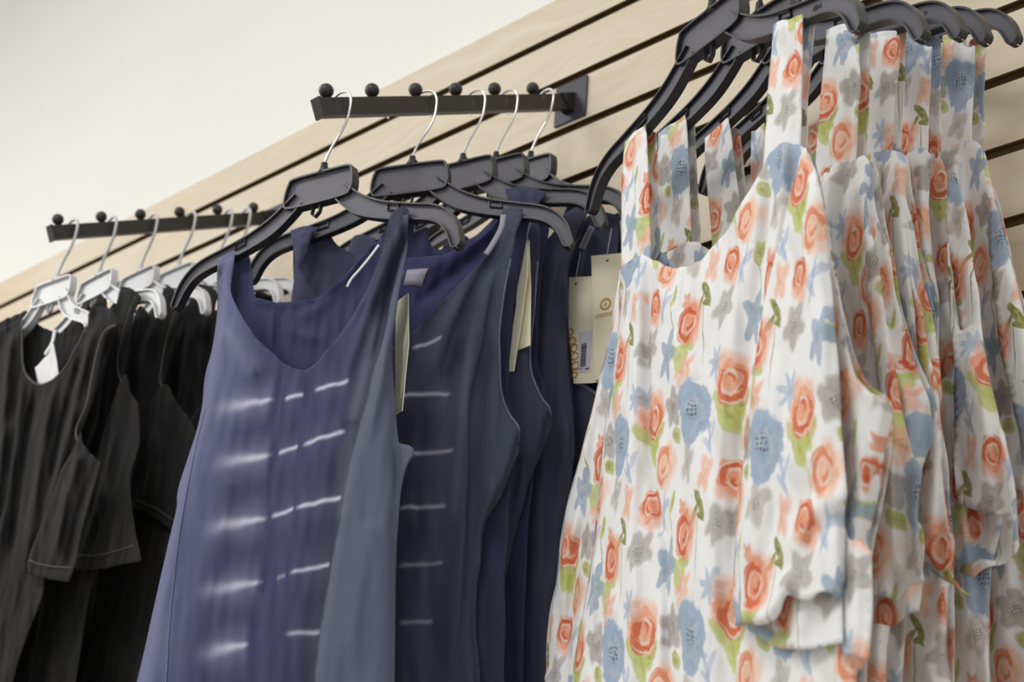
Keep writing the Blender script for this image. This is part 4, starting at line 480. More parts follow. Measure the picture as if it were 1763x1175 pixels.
# ------------------------------------------------------------------ object helpers
def link(name, me, mat=None, parent=None):
    o = bpy.data.objects.new(name, me); COL.objects.link(o)
    if mat is not None and me is not None: me.materials.append(MAT[mat] if isinstance(mat, str) else mat)
    if parent is not None: o.parent = parent
    return o
def thing(name, label, cat, loc=(0, 0, 0), rotz=0, group=None):
    o = link(name, None); o.empty_display_size = 0.05
    o.location = loc; o.rotation_euler = (0, 0, rotz)
    o['label'] = label; o['category'] = cat
    if group: o['group'] = group
    return o
def struct(name, me, mat): o = link(name, me, mat); o['kind'] = 'structure'; return o
def from_bm(name, bm, mat, parent, smooth=False):
    me = bpy.data.meshes.new(name); bmesh.ops.recalc_face_normals(bm, faces=bm.faces); bm.to_mesh(me); bm.free()
    if smooth:
        for p in me.polygons: p.use_smooth = True
    return link(name, me, mat, parent)
def box_bm(bm, x0, x1, y0, y1, z0, z1, M_=None):
    vs = [bm.verts.new((x, y, z)) for x in (x0, x1) for y in (y0, y1) for z in (z0, z1)]
    for f in ((0, 1, 3, 2), (4, 6, 7, 5), (0, 4, 5, 1), (2, 3, 7, 6), (0, 2, 6, 4), (1, 5, 7, 3)): bm.faces.new([vs[i] for i in f])
    if M_ is not None:
        for v in vs: v.co = M_ @ v.co
    return vs
def catmull(pts, n=8, closed=False):
    pts = [np.array(p[:3] if len(p) > 2 else p, float) for p in pts]; m = len(pts); out = []
    rngi = range(m if closed else m - 1)
    for i in rngi:
        p1, p2 = pts[i], pts[(i + 1) % m]
        p0 = pts[(i - 1) % m] if (closed or i > 0) else 2 * p1 - p2
        p3 = pts[(i + 2) % m] if (closed or i < m - 2) else 2 * p2 - p1
        for k in range(n):
            t = k / n
            out.append(0.5 * ((2 * p1) + (-p0 + p2) * t + (2 * p0 - 5 * p1 + 4 * p2 - p3) * t * t + (-p0 + 3 * p1 - 3 * p2 + p3) * t ** 3))
    if not closed: out.append(pts[-1])
    return out
def tube_bm(bm, pts, r, seg=8, cap=True):
    pts = [Vector(p) for p in pts]; rings = []
    up = Vector((0.13, 0.97, 0.2)).normalized()
    for i, p in enumerate(pts):
        d = (pts[min(i + 1, len(pts) - 1)] - pts[max(i - 1, 0)]).normalized()
        a = d.cross(up).normalized(); b2 = d.cross(a)
        rr = r[i] if isinstance(r, (list, tuple)) else r
        rings.append([bm.verts.new(p + a * (math.cos(t) * rr) + b2 * (math.sin(t) * rr)) for t in (2 * math.pi * k / seg for k in range(seg))])
    for A, B_ in zip(rings, rings[1:]):
        for k in range(seg): bm.faces.new((A[k], A[(k + 1) % seg], B_[(k + 1) % seg], B_[k]))
    if cap: bm.faces.new(rings[0]); bm.faces.new(list(reversed(rings[-1])))
def sphere_bm(bm, c, r, u=16, v=10):
    bmesh.ops.create_uvsphere(bm, u_segments=u, v_segments=v, radius=r, matrix=Matrix.Translation(c))

# ------------------------------------------------------------------ the wall, floor
def slat_profile():
    """section of the slat panel in (y, z): board faces with T-shaped slots"""
    Y = WALL_Y; P_ = 0.0762; h = 0.0056; pts = []
    top = GROOVE_Z + 0.062
    pts.append((Y + 0.019, top)); pts.append((Y, top))
    z = GROOVE_Z
    while z > 0.05:
        pts += [(Y, z + h), (Y + 0.004, z + h), (Y + 0.004, z + 0.010), (Y + 0.011, z + 0.010), (Y + 0.011, z - 0.010), (Y + 0.004, z - 0.010), (Y + 0.004, z - h), (Y, z - h)]
        z -= P_
    pts += [(Y, 0.0), (Y + 0.019, 0.0)]
    return pts, top
prof, PANEL_TOP = slat_profile()
bm = bmesh.new(); X0, X1 = -7.5, 1.6
A = [bm.verts.new((X0, y, z)) for y, z in prof]; B_ = [bm.verts.new((X1, y, z)) for y, z in prof]
for k in range(len(prof) - 1):
    f = bm.faces.new((A[k], A[k + 1], B_[k + 1], B_[k]))
    if not (abs(prof[k][0] - WALL_Y) < 1e-6 and abs(prof[k + 1][0] - WALL_Y) < 1e-6) and 0 < k < len(prof) - 2: f.material_index = 1
bm.faces.new(A); bm.faces.new(list(reversed(B_)))
o = from_bm('trim_1', bm, 'maple', None); o.data.materials.append(MAT['groove_core']); o['kind'] = 'structure'; o['label'] = 'pale maple slat panelling with dark horizontal grooves'
bm = bmesh.new(); box_bm(bm, X0 - 0.1, X1 + 0.1, WALL_Y + 0.0191, WALL_Y + 0.12, 0, 3.6)
o = from_bm('wall_right', bm, 'wall_paint', None); o['kind'] = 'structure'; o['label'] = 'white painted wall above the slat panelling'
bm = bmesh.new(); box_bm(bm, X0 - 0.1, X1 + 0.1, -3.2, WALL_Y + 0.12, -0.05, 0)
o = from_bm('floor', bm, 'floor_tile', None); o['kind'] = 'structure'; o['label'] = 'plain shop floor'

# ------------------------------------------------------------------ waterfall arms
def faceout(name, label, plate, slope, length, balls, dz):
    t = thing(name, label, 'display arm', (plate[0], WALL_Y, plate[2]), 0, 'waterfall arms on the slat wall')
    bm = bmesh.new(); box_bm(bm, -0.026, 0.026, -0.0035, -0.0003, -0.030, 0.028)
    bmesh.ops.bevel(bm, geom=bm.edges[:], offset=0.0008, segments=1)
    box_bm(bm, -0.022, 0.022, 0.001, 0.0035, 0.0, 0.006)
    from_bm('mounting_plate', bm, 'plate_metal', t)
    e = Vector((0, -1, -slope)).normalized(); nrm = Vector((0, -slope, 1)).normalized()   # along arm, perpendicular upward
    def at(d, h=0.0): return Vector((0, -d, -slope * d + dz)) + nrm * h
    bm = bmesh.new(); H = 0.0195; W2 = 0.0058; ds = (0.003, length)
    vs = []
    for d in ds:
        for (x, h) in ((-W2, 0), (W2, 0), (W2, -H), (-W2, -H)): p = at(d, h); vs.append(bm.verts.new((x, p.y, p.z)))
    for k in range(4): bm.faces.new((vs[k], vs[(k + 1) % 4], vs[4 + (k + 1) % 4], vs[4 + k]))
    bm.faces.new(vs[:4]); bm.faces.new(vs[4:][::-1])
    bmesh.ops.recalc_face_normals(bm, faces=bm.faces)
    bmesh.ops.bevel(bm, geom=bm.edges[:], offset=0.0012, segments=2)
    arm_o = from_bm('arm', bm, 'black_metal', t)
    # short weld bracket between plate and arm
    bm = bmesh.new()
    a, b2, c2, d2 = at(0.003, 0.001), at(0.028, 0.001), at(0.020, -H - 0.001), at(0.003, -H - 0.012)
    L_ = [bm.verts.new((-0.0075, p.y, p.z)) for p in (a, b2, c2, d2)]; R_ = [bm.verts.new((0.0075, p.y, p.z)) for p in (a, b2, c2, d2)]
    bm.faces.new(L_); bm.faces.new(R_[::-1])
    for k in range(4): bm.faces.new((L_[k], L_[(k + 1) % 4], R_[(k + 1) % 4], R_[k]))
    from_bm('bracket', bm, 'black_metal', t)
    # end cap lip
    bm = bmesh.new(); p = at(length, 0); q = at(length, -H)
    vs = []
    for dd in (0.0, 0.003):
        for (x, h) in ((-W2 - 0.001, 0.0012), (W2 + 0.001, 0.0012), (W2 + 0.001, -H - 0.0015), (-W2 - 0.001, -H - 0.0015)):
            p = at(length + dd, h); vs.append(bm.verts.new((x, p.y, p.z)))
    for k in range(4): bm.faces.new((vs[k], vs[(k + 1) % 4], vs[4 + (k + 1) % 4], vs[4 + k]))
    bm.faces.new(vs[:4]); bm.faces.new(vs[4:][::-1])
    from_bm('end_cap', bm, 'black_metal', arm_o)
    for d in balls:
        bm = bmesh.new(); p = at(d, 0.0088); sphere_bm(bm, p, 0.0080)
        tube_bm(bm, [at(d, -0.001), at(d, 0.006)], 0.0034, 8)
        from_bm('ball_stop', bm, 'black_metal', t, True)
    for d in balls[:-1]:
        bm = bmesh.new(); tube_bm(bm, [at(d - 0.012, -H + 0.001), at(d - 0.012, -H - 0.004)], 0.0011, 6)
        from_bm('rivet', bm, 'chrome', arm_o)
    return t
balls_b = [0.068, 0.132, 0.193, 0.252, 0.312, 0.371]
faceout('waterfall_arm', 'black six-ball slanted arm holding the blue tops', PLATE_B, 0.53, 0.385, balls_b, 0.010)
faceout('waterfall_arm', 'black six-ball slanted arm holding the white hangers', PLATE_L, 0.5, 0.352, [0.036, 0.098, 0.16, 0.221, 0.279, 0.34], 0.021)
f1 = DATA['frames']['F1'][0]
faceout('waterfall_arm', 'black slanted arm above the floral dresses, mostly above the photo edge', (f1[0], WALL_Y, f1[2] + 0.53 * (WALL_Y - f1[1])), 0.53, 0.385, balls_b, 0.0)

# ------------------------------------------------------------------ hangers
ARM = [(0.026, -0.036, .0095), (0.042, -0.050, .0105), (0.060, -0.0625, .0108), (0.0864, -0.0734, .0098), (0.12, -0.0825, .0092), (0.148, -0.0895, .0088), (0.164, -0.098, .0082), (0.1745, -0.111, .0074), (0.181, -0.128, .0062)]
def arm_mesh(bm, side, ax=1.0):
    pts = catmull([np.array((.026 + (p[0] - .026) * ax, p[1], p[2])) for p in ARM], 5)
    # rounded end
    e = pts[-1]; d = pts[-1] - pts[-2]; d[2] = 0; d = d / np.linalg.norm(d[:2])
    for k in range(1, 5):
        t = k / 4; q = e.copy(); q[:2] = e[:2] + d[:2] * 0.0062 * t; q[2] = max(0.0008, e[2] * math.sqrt(max(0, 1 - t * t))); pts.append(q)
    rings = []
    for i, p in enumerate(pts):
        a = pts[max(i - 1, 0)]; b2 = pts[min(i + 1, len(pts) - 1)]
        d = np.array([b2[0] - a[0], b2[1] - a[1]]); d /= np.linalg.norm(d); n_ = np.array([-d[1], d[0]])
        h = p[2]; g = min(0.0018, h * 0.45); D_ = 0.0048; w = 0.0009
        prof = [(h, -D_), (h, D_), (h - g, D_), (h - g, w), (-h + g, w), (-h + g, D_), (-h, D_), (-h, -D_), (-h + g, -D_), (-h + g, -w), (h - g, -w), (h - g, -D_)]
        rings.append([bm.verts.new((side * (p[0] + n_[0] * q), y, p[1] + n_[1] * q)) for q, y in prof])
    for A_, B2 in zip(rings, rings[1:]):
        for k in range(12): bm.faces.new((A_[k], A_[(k + 1) % 12], B2[(k + 1) % 12], B2[k]))
    for R in (rings[0], rings[-1]):
        for q in ((0, 1, 2, 11), (11, 2, 3, 10), (10, 3, 4, 9), (9, 4, 5, 8), (8, 5, 6, 7)):
            try: bm.faces.new([R[i] for i in q])
            except ValueError: pass
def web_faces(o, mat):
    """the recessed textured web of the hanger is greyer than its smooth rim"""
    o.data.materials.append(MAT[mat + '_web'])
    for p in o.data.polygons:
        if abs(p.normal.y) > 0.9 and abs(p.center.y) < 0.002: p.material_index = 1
def block_mesh(bm):
    o_ = [(-.036, -.0107), (0, -.0100), (.036, -.0107), (.0425, -.0165), (.0455, -.030), (.0445, -.041), (.037, -.0465), (0, -.0475), (-.037, -.0465), (-.0445, -.041), (-.0455, -.030), (-.0425, -.0165)]
    pts = catmull(o_, 4, True); n = len(pts)
    nor = []
    for i in range(n):
        d = pts[(i + 1) % n] - pts[i - 1]; d /= np.linalg.norm(d); nor.append(np.array([-d[1], d[0]]))
    prof = [(0, -.0056), (0, .0056), (-.0020, .0056), (-.0020, -.0056)]      # rim wall; normals point outward (clockwise outline)
    rings = [[bm.verts.new((p[0] + m_[0] * q, y, p[1] + m_[1] * q)) for q, y in prof] for p, m_ in zip(pts, nor)]
    for i in range(n):
        A_, B2 = rings[i], rings[(i + 1) % n]
        for k in range(4): bm.faces.new((A_[k], A_[(k + 1) % 4], B2[(k + 1) % 4], B2[k]))
    for y in (-.0010, .0010): bm.faces.new([bm.verts.new((p[0] - m_[0] * .001, y, p[1] - m_[1] * .001)) for p, m_ in zip(pts, nor)])
def make_hanger(name, label, cat, mat, wiremat, loc, psi, tilt, group, marks=None, sc=1.0, ax=1.0):
    """origin = inner top of the hook (where it rests on the arm)"""
    t = thing(name, label, cat, loc, 0, group); t.rotation_euler = (0, -tilt, psi); t.scale = (sc, sc, sc)
    off = Vector((-.010, 0, -.077))
    bm = bmesh.new(); block_mesh(bm)
    for v in bm.verts: v.co += off
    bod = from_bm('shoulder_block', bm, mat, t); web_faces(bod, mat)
    for s in (-1, 1):
        bm = bmesh.new(); arm_mesh(bm, s, ax)
        for v in bm.verts: v.co += off
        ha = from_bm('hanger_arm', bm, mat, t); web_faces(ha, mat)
        # strap notch : a small open box on the upper edge
        bm = bmesh.new()
        ring = [(s * x, 0, z) for x, z in ((.026 + (x_ - .026) * ax, z_) for x_, z_ in ((.093, -.068), (.106, -.071), (.108, -.078), (.094, -.075)))]
        for k in range(4):
            a = Vector(ring[k]); b2 = Vector(ring[(k + 1) % 4]); tube_bm(bm, [a + off, b2 + off], .0011, 6)
        for v in bm.verts: v.co.y *= 3.2
        from_bm('strap_notch', bm, mat, ha)
    bm = bmesh.new()
    tube_bm(bm, [off + Vector((0, 0, -.012)), off + Vector((0, 0, -.006)), off + Vector((0, 0, 0.0015))], [.0068, .0042, .0034], 12)
    for s in (-1, 1): tube_bm(bm, [off + Vector((s * .010, 0, -.0115)), off + Vector((s * .003, 0, -.003))], .0012, 6)
    from_bm('neck', bm, mat, t, True)
    bm = bmesh.new(); c0 = off + Vector((-.006, 0, -.047))
    tube_bm(bm, [c0, c0 + Vector((-.001, 0, -.010)), c0 + Vector((.004, 0, -.014)), c0 + Vector((.009, 0, -.009)), c0 + Vector((.010, 0, 0))], .0011, 6)
    for v in bm.verts: v.co.y *= 2.5
    from_bm('clip_loop', bm, mat, bod)
    bm = bmesh.new()
    hk = [(-.010, -.077), (-.009, -.072), (-.003, -.058), (.007, -.042), (.0125, -.028), (.0142, -.014), (.0136, -.003), (.0095, .0050), (.001, .0078), (-.0078, .0050), (-.0115, -.002), (-.0118, -.010), (-.0110, -.014)]
    tube_bm(bm, [Vector((p[0], 0, p[1])) for p in catmull(hk, 5)], .00135 if wiremat == 'chrome' else .0022, 8)
    from_bm('hook', bm, wiremat, t, True)
    if marks:
        for txt, x, z, size in marks:
            cu = bpy.data.curves.new('txt', 'FONT'); cu.body = txt; cu.size = size; cu.extrude = 0.0002; cu.align_x = 'CENTER'; cu.align_y = 'CENTER'
            tmp = bpy.data.objects.new('tmp', cu); COL.objects.link(tmp)
            me = bpy.data.meshes.new_from_object(tmp); bpy.data.objects.remove(tmp)
            o = link('engraved_number', me, 'engraving', ha); o.rotation_euler = (math.pi / 2, 0.2, 0); o.location = off + Vector((x, -.0012, z))
            o['label'] = 'small engraved mark'
    return t
FR = DATA['frames']
HB = {'B1': 'black plastic hanger of the frontmost blue top, wide grey block and both arms in view',
      'B2': 'second black hanger of the blue rack, its curved right tip above the cream cards',
      'B3': 'third black hanger on the blue rack, a broad blue strap over its right arm',
      'B4': 'black plastic hanger fourth on the blue rack, block showing between its neighbours',
      'B5': 'black plastic hanger of the blue rack closest to the mounting plate'}
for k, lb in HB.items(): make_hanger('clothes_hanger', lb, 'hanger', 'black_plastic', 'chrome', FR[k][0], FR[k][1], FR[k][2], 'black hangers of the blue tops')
HF = {'F1': 'large black hanger of the frontmost floral dress, left arm curving down beside the blue rack',
      'F2': 'black hanger second from the front among floral dresses, round marks near its curved right tip',
      'F3': 'black hanger third from the front among floral dresses, curved tip behind the second one',
      'F4': 'black hanger fourth from the front among floral dresses, its tip over the last strap',
      'F5': 'rearmost black floral-dress hanger, its right arm reaching the right photo edge'}
MK = {'F1': [('484', .137, -.0865, .007)], 'F2': [('o', .118, -.082, .008), ('x', .127, -.0845, .008)], 'F3': [('o', .15, -.090, .007)], 'F5': [('c', .15, -.090, .007)]}
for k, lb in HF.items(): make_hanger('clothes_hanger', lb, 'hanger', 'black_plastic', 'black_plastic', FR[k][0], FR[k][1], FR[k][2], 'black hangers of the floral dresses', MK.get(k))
HW = {'W1': 'white hanger at the arm tip, above the black top with the white label',
      'W2': 'white plastic hanger second from the tip of the left arm',
      'W3': 'white plastic hanger third from the tip of the left arm',
      'W4': 'white plastic hanger fourth from the tip of the left arm',
      'W5': 'fifth white hanger from the arm tip, partly behind the blue top hanger',
      'W6': 'white hanger nearest the wall, its arm showing between the blue top straps'}
for k, lb in HW.items(): make_hanger('clothes_hanger', lb, 'hanger', 'white_plastic', 'white_plastic', FR[k][0], FR[k][1], FR[k][2], 'white hangers of the black tops', None, .95, .58 if k == 'W1' else 1.0)

# ------------------------------------------------------------------ cloth panels
def outline(poly, step):
    n = len(poly); corners = [i for i, p in enumerate(poly) if len(p) > 2]
    out = []
    if not corners: raw = catmull([p[:2] for p in poly], 10, True)
    else:
        raw = []
        for a, b2 in zip(corners, corners[1:] + [corners[0] + n]):
            seg = [poly[i % n][:2] for i in range(a, b2 + 1)]
            raw += catmull(seg, 10)[:-1] if len(seg) > 2 else [np.array(seg[0], float)]
    # resample
    raw.append(raw[0]); raw = np.array([r[:2] for r in raw]); L = np.r_[0, np.cumsum(np.linalg.norm(np.diff(raw, axis=0), axis=1))]
    m_ = max(8, int(L[-1] / step)); t = np.linspace(0, L[-1], m_, endpoint=False)
    return np.c_[np.interp(t, L, raw[:, 0]), np.interp(t, L, raw[:, 1])]
def inside(P_, poly):
    x, y = P_[:, 0], P_[:, 1]; r = np.zeros(len(P_), bool); j = len(poly) - 1
    for i in range(len(poly)):
        xi, yi = poly[i]; xj, yj = poly[j]
        cnd = ((yi > y) != (yj > y)); dy = (yj - yi) or 1e-12
        r ^= cnd & (x < (xj - xi) * (y - yi) / dy + xi); j = i
    return r
def pdist(P_, line):
    """distance, signed side (+ = towards +u when line runs downward) and parameter 0..1"""
    best = np.full(len(P_), 1e9); sg = np.zeros(len(P_)); par = np.zeros(len(P_))
    ln = np.array([q[:2] for q in line], float); seg = np.linalg.norm(np.diff(ln, axis=0), axis=1); cum = np.r_[0, np.cumsum(seg)]; T = cum[-1]
    for i in range(len(ln) - 1):
        a, d = ln[i], ln[i + 1] - ln[i]; l2 = max(d @ d, 1e-12)
        t = np.clip(((P_ - a) @ d) / l2, 0, 1); q = P_ - (a + t[:, None] * d); dist = np.hypot(q[:, 0], q[:, 1])
        cr = q[:, 1] * d[0] - q[:, 0] * d[1]
        m_ = dist < best; best[m_] = dist[m_]; sg[m_] = np.sign(cr[m_]); par[m_] = ((cum[i] + t * seg[i]) / T)[m_]
    return best, sg, par
def wfun(P_, w, folds, seed, soft=1.0, wob=1.0):
    W = np.full(len(P_), float(w))
    for kind, pts, A_, wd in folds:
        if kind == 'r': A_ *= soft
        if kind == 't':
            dd, sg, t = pdist(P_, [tuple(x) for x in catmull(pts, 5)]); W += A_ * 0.5 * (1 + np.tanh(dd * sg / wd)) * np.clip(t * 5 + 0.15, 0, 1)
        else:
            dd, sg, t = pdist(P_, [tuple(x) for x in catmull(pts, 5)])
            tp = 1.0 if kind == 'e' else (np.clip(t / 0.12 + 0.25, 0, 1) * np.clip((1 - t) / 0.2, 0, 1))
            W += A_ * np.exp(-(dd / wd) ** 2) * tp
    r_ = np.random.default_rng(seed)
    for k in range(7):
        fx = r_.uniform(12, 70); fz = r_.uniform(-6, 6) + (12 if k > 4 else 0); a = 0.0016 * wob * (20 / (fx + 8))
        W += a * np.sin(2 * np.pi * (P_[:, 0] * fx + P_[:, 1] * fz + r_.uniform()) + 1.5 * np.sin(2 * np.pi * P_[:, 1] * r_.uniform(3, 9) + k))
    return W
SOFT = {'F1': (0.55, 0.5)}
LEAN = {'B': 0.92, 'F': 1.33, 'W': 1.5}       # cloth folds lie over to one side, as the tops are pushed along the rack
def clear_arm(P_, W, g, w0):
    """keep the cloth off the hanger arms it hangs over"""
    tl = FR[g][2]; c_, s_ = math.cos(tl), math.sin(tl); W = W.copy()
    for sd in (-1, 1):
        ln = [((sd * p[0] - .010), p[1] - .077) for p in ARM]
        ln = [(x * c_ - z * s_, x * s_ + z * c_) for x, z in ln]
        dd, _, _ = pdist(P_, ln); f = np.clip((0.020 - dd) / 0.006, 0, 1)
        lim = 0.0072
        if w0 > 0: W = np.where(f > 0, np.maximum(W, W * (1 - f) + np.maximum(W, lim) * f), W)
        else: W = np.where(f > 0, np.minimum(W, W * (1 - f) + np.minimum(W, -lim) * f), W)
    return W
def dye_coord(P_, g):
    e = EX.get(g + 'edge')
    if e is None: return np.zeros(len(P_))
    l = np.array(e['l']); r_ = np.array(e['r'])
    ul = np.interp(-P_[:, 1], -l[:, 1], l[:, 0]); ur = np.interp(-P_[:, 1], -r_[:, 1], r_[:, 0])
    return np.clip((P_[:, 0] - ul) / (ur - ul) * 2 - 1, -1.5, 2)
def panel(name, parent, d, seed):
    small = name in ('left_strap', 'right_strap', 'size_label')
    res = 0.0035 if small else (0.0034 if d['g'] in ('B1', 'B2') else 0.0042)
    out = outline(d['poly'], res * 0.8)
    lo, hi = out.min(0), out.max(0); pts = []
    ny = int((hi[1] - lo[1]) / (res * 0.87)) + 1
    for j in range(ny):
        y = lo[1] + j * res * 0.87; xs = np.arange(lo[0] + (j % 2) * res / 2, hi[0], res)
        pts.append(np.c_[xs, np.full(len(xs), y)])
    pts = np.vstack(pts); pts = pts[inside(pts, out)]
    # keep interior points off the border
    keep = np.ones(len(pts), bool)
    for i in range(0, len(pts), 2000):
        q = pts[i:i + 2000]; keep[i:i + 2000] = (((q[:, None, :] - out[None]) ** 2).sum(2).min(1) > (res * 0.55) ** 2)
    pts = pts[keep]
    n = len(out); allp = np.vstack([out, pts])
    vs, es, fs, _, _, _ = geometry.delaunay_2d_cdt([Vector(p) for p in allp], [(i, (i + 1) % n) for i in range(n)], [], 1, 1e-6)
    V2 = np.array([(v.x, v.y) for v in vs])
    W = wfun(V2, d['w'], d['folds'], seed, *SOFT.get(d['g'], (0.7, 0.6) if d['g'][0] == 'F' else (1, .6)))
    if not small or 'strap' in name: W = clear_arm(V2, W, d['g'], d['w'])
    lean = LEAN.get(d['g'][0], 0)
    V2 = np.c_[V2[:, 0] + (W - d['w']) * lean, V2[:, 1]]
    me = bpy.data.meshes.new(name)
    me.from_pydata([(a[0], -w, a[1]) for a, w in zip(V2, W)], [], [f if True else f for f in fs])
    uvl = me.uv_layers.new(name='UVMap'); dl = me.uv_layers.new(name='dye')
    li = np.zeros(len(me.loops), int); me.loops.foreach_get('vertex_index', li)
    k = d.get('uv') or 1.0; off = (seed * 0.0373) % 1.0 if d['mat'] == 'floral' else 0
    UV = np.c_[V2[:, 0] * k + off, V2[:, 1] + off * 0.7]
    uvl.data.foreach_set('uv', UV[li].ravel())
    s = dye_coord(V2, d['g'])
    dl.data.foreach_set('uv', np.c_[s, V2[:, 1]][li].ravel())
    for p in me.polygons: p.use_smooth = True
    bm = bmesh.new(); bm.from_mesh(me); bmesh.ops.recalc_face_normals(bm, faces=bm.faces)
    if sum(f.normal.y for f in bm.faces) > 0: bmesh.ops.reverse_faces(bm, faces=bm.faces)
    bm.to_mesh(me); bm.free()
    o = link(name, me, d['mat'], parent)
    so = o.modifiers.new('thickness', 'SOLIDIFY'); so.thickness = 0.0009; so.offset = -1
    return o
def band(name, parent, d, host, seed):
    c_ = np.array([tuple(x) for x in catmull(d['band'], 6)])[:, :2] if len(d['band']) > 2 else np.array(d['band'], float)
    if len(c_) == 2: c_ = np.linspace(c_[0], c_[1], 12)
    t = np.gradient(c_, axis=0); t /= np.linalg.norm(t, axis=1)[:, None]; nn = np.c_[-t[:, 1], t[:, 0]]
    rows = []
    for s in (-0.5, -0.17, 0.17, 0.5):
        q = c_ + nn * (d['width'] * s)
        if host is not None: W = wfun(q, host[0]['w'], host[0]['folds'], host[1], *SOFT.get(d['g'], (0.7, 0.6) if d['g'][0] == 'F' else (1, .6)))
        else: W = np.full(len(q), d['w0'])
        if host is not None: W = clear_arm(q, W, d['g'], d['w0'] if 'w0' in d else host[0]['w']); q = np.c_[q[:, 0] + (W - host[0]['w']) * LEAN.get(d['g'][0], 0), q[:, 1]]
        W = W + (0.0009 if abs(s) < 0.3 else 0.0003)
        rows.append([(a[0], -w, a[1]) for a, w in zip(q, W)])
    vs = [p for r_ in rows for p in r_]; m_ = len(c_); fs = []
    for j in range(3):
        for i in range(m_ - 1): fs.append((j * m_ + i, j * m_ + i + 1, (j + 1) * m_ + i + 1, (j + 1) * m_ + i))
    me = bpy.data.meshes.new(name); me.from_pydata(vs, [], fs)
    for p in me.polygons: p.use_smooth = True
    o = link(name, me, d['mat'], parent)
    so = o.modifiers.new('thickness', 'SOLIDIFY'); so.thickness = 0.0006; so.offset = 0
    return o
GARM = {
 'B1': ('tank_top', 'frontmost blue tie-dyed tank top with rows of white dye dashes', 'top', 'blue tie-dyed tank tops'),
 'B2': ('tank_top', 'blue tie-dyed tank top directly behind the frontmost one, gathered at its right strap', 'top', 'blue tie-dyed tank tops'),
 'B3': ('tank_top', 'third slate blue tank top, broad pleated strap and stitched armhole near cream cards', 'top', 'blue tie-dyed tank tops'),
 'B4': ('tank_top', 'fourth slate blue tank top, plain edge left of the card with gold rings', 'top', 'blue tie-dyed tank tops'),
 'B5': ('tank_top', 'rearmost dark blue tank top, behind the two flat cream cards', 'top', 'blue tie-dyed tank tops'),
 'F1': ('floral_dress', 'frontmost floral dress in full view, white with coral roses and blue poppies', 'dress', 'floral strap dresses'),
 'F2': ('floral_dress', 'second floral dress, its right strap beside the strap of the first dress', 'dress', 'floral strap dresses'),
 'F3': ('floral_dress', 'third floral dress from the front, its sleeve edge ending in a thin pointed hem', 'dress', 'floral strap dresses'),
 'F4': ('floral_dress', 'fourth floral dress from the front, with an open turned-up sleeve cuff', 'dress', 'floral strap dresses'),
 'F5': ('floral_dress', 'rearmost floral dress at the right edge against the slat wall', 'dress', 'floral strap dresses'),
 'W1': ('black_top', 'faded black top at far left with a scoop neck and white label inside', 'top', 'black tops on white hangers'),
 'W2': ('black_top', 'faded black top second from the left, behind the one with the white label', 'top', 'black tops on white hangers'),
 'W3': ('black_top', 'third faded black top from the left, just left of the blue top hanger tip', 'top', 'black tops on white hangers'),
 'W4': ('black_top', 'faded black top fourth from the left, next to the frontmost blue tank top', 'top', 'black tops on white hangers'),
 'W5': ('black_top', 'fifth black top on white hangers, almost hidden behind the blue tank top', 'top', 'black tops on white hangers'),
 'W6': ('black_top', 'black top nearest the wall, its shoulder showing above the neckline of the blue top', 'top', 'black tops on white hangers'),
}
roots = {}
for k, (nm, lb, cat, grp) in GARM.items(): roots[k] = thing(nm, lb, cat, FR[k][0], FR[k][1], grp)
per = {}; bands = []; PO = {}
BW = {('B1', 'hanging_loop'): .022, ('B2', 'hanging_loop'): .026, ('B5', 'hanging_loop'): .022, ('W1', 'armhole_hem'): .018, ('W1', 'size_label'): .006, ('W2', 'armhole_hem'): .018, ('W3', 'armhole_hem'): .018}
for i, d in enumerate(DATA['panels']):
    g = d['g']
    if 'band' in d: bands.append((i, d)); continue
    seed = 11 + i * 7
    per.setdefault(g, []).append((d, seed))
    PO[(g, len(per[g]) - 1)] = panel(d['part'], roots[g], d, seed)
for i, d in bands:
    g = d['g']; on = d['on']
    if on is None: d['w0'] = BW.get((g, d['part']), .02); host = None
    else: host = per[g][min(on, len(per[g]) - 1)]
    o = band(d['part'], roots[g] if on is None else PO[(g, min(on, len(per[g]) - 1))], d, host, i)

# ------------------------------------------------------------------ hang tags
def plate_bm(poly, th):
    bm = bmesh.new(); n = len(poly)
    A_ = [bm.verts.new((p[0], -th / 2, p[1])) for p in poly]; B2 = [bm.verts.new((p[0], th / 2, p[1])) for p in poly]
    bm.faces.new(A_); bm.faces.new(B2[::-1])
    for k in range(n): bm.faces.new((A_[k], A_[(k + 1) % n], B2[(k + 1) % n], B2[k]))
    return bm
def ring_bm(bm, c_, r0, r1, y, seg=28, sx=1.0, th=0.0003):
    ring = []
    for k in range(seg):
        a = 2 * math.pi * k / seg
        ring.append([bm.verts.new((c_[0] + math.cos(a) * r * sx, y + yy, c_[1] + math.sin(a) * r)) for r in (r0, r1) for yy in (0, -th)])
    for k in range(seg):
        A_, B2 = ring[k], ring[(k + 1) % seg]
        for q in ((0, 1), (1, 3), (3, 2), (2, 0)): bm.faces.new((A_[q[0]], A_[q[1]], B2[q[1]], B2[q[0]]))
def disc_bm(bm, c_, r, y, seg=16, th=0.0003):
    A_ = [bm.verts.new((c_[0] + math.cos(2 * math.pi * k / seg) * r, y, c_[1] + math.sin(2 * math.pi * k / seg) * r)) for k in range(seg)]
    B2 = [bm.verts.new(v.co + Vector((0, -th, 0))) for v in A_]
    bm.faces.new(A_); bm.faces.new(B2[::-1])
    for k in range(seg): bm.faces.new((A_[k], A_[(k + 1) % seg], B2[(k + 1) % seg], B2[k]))
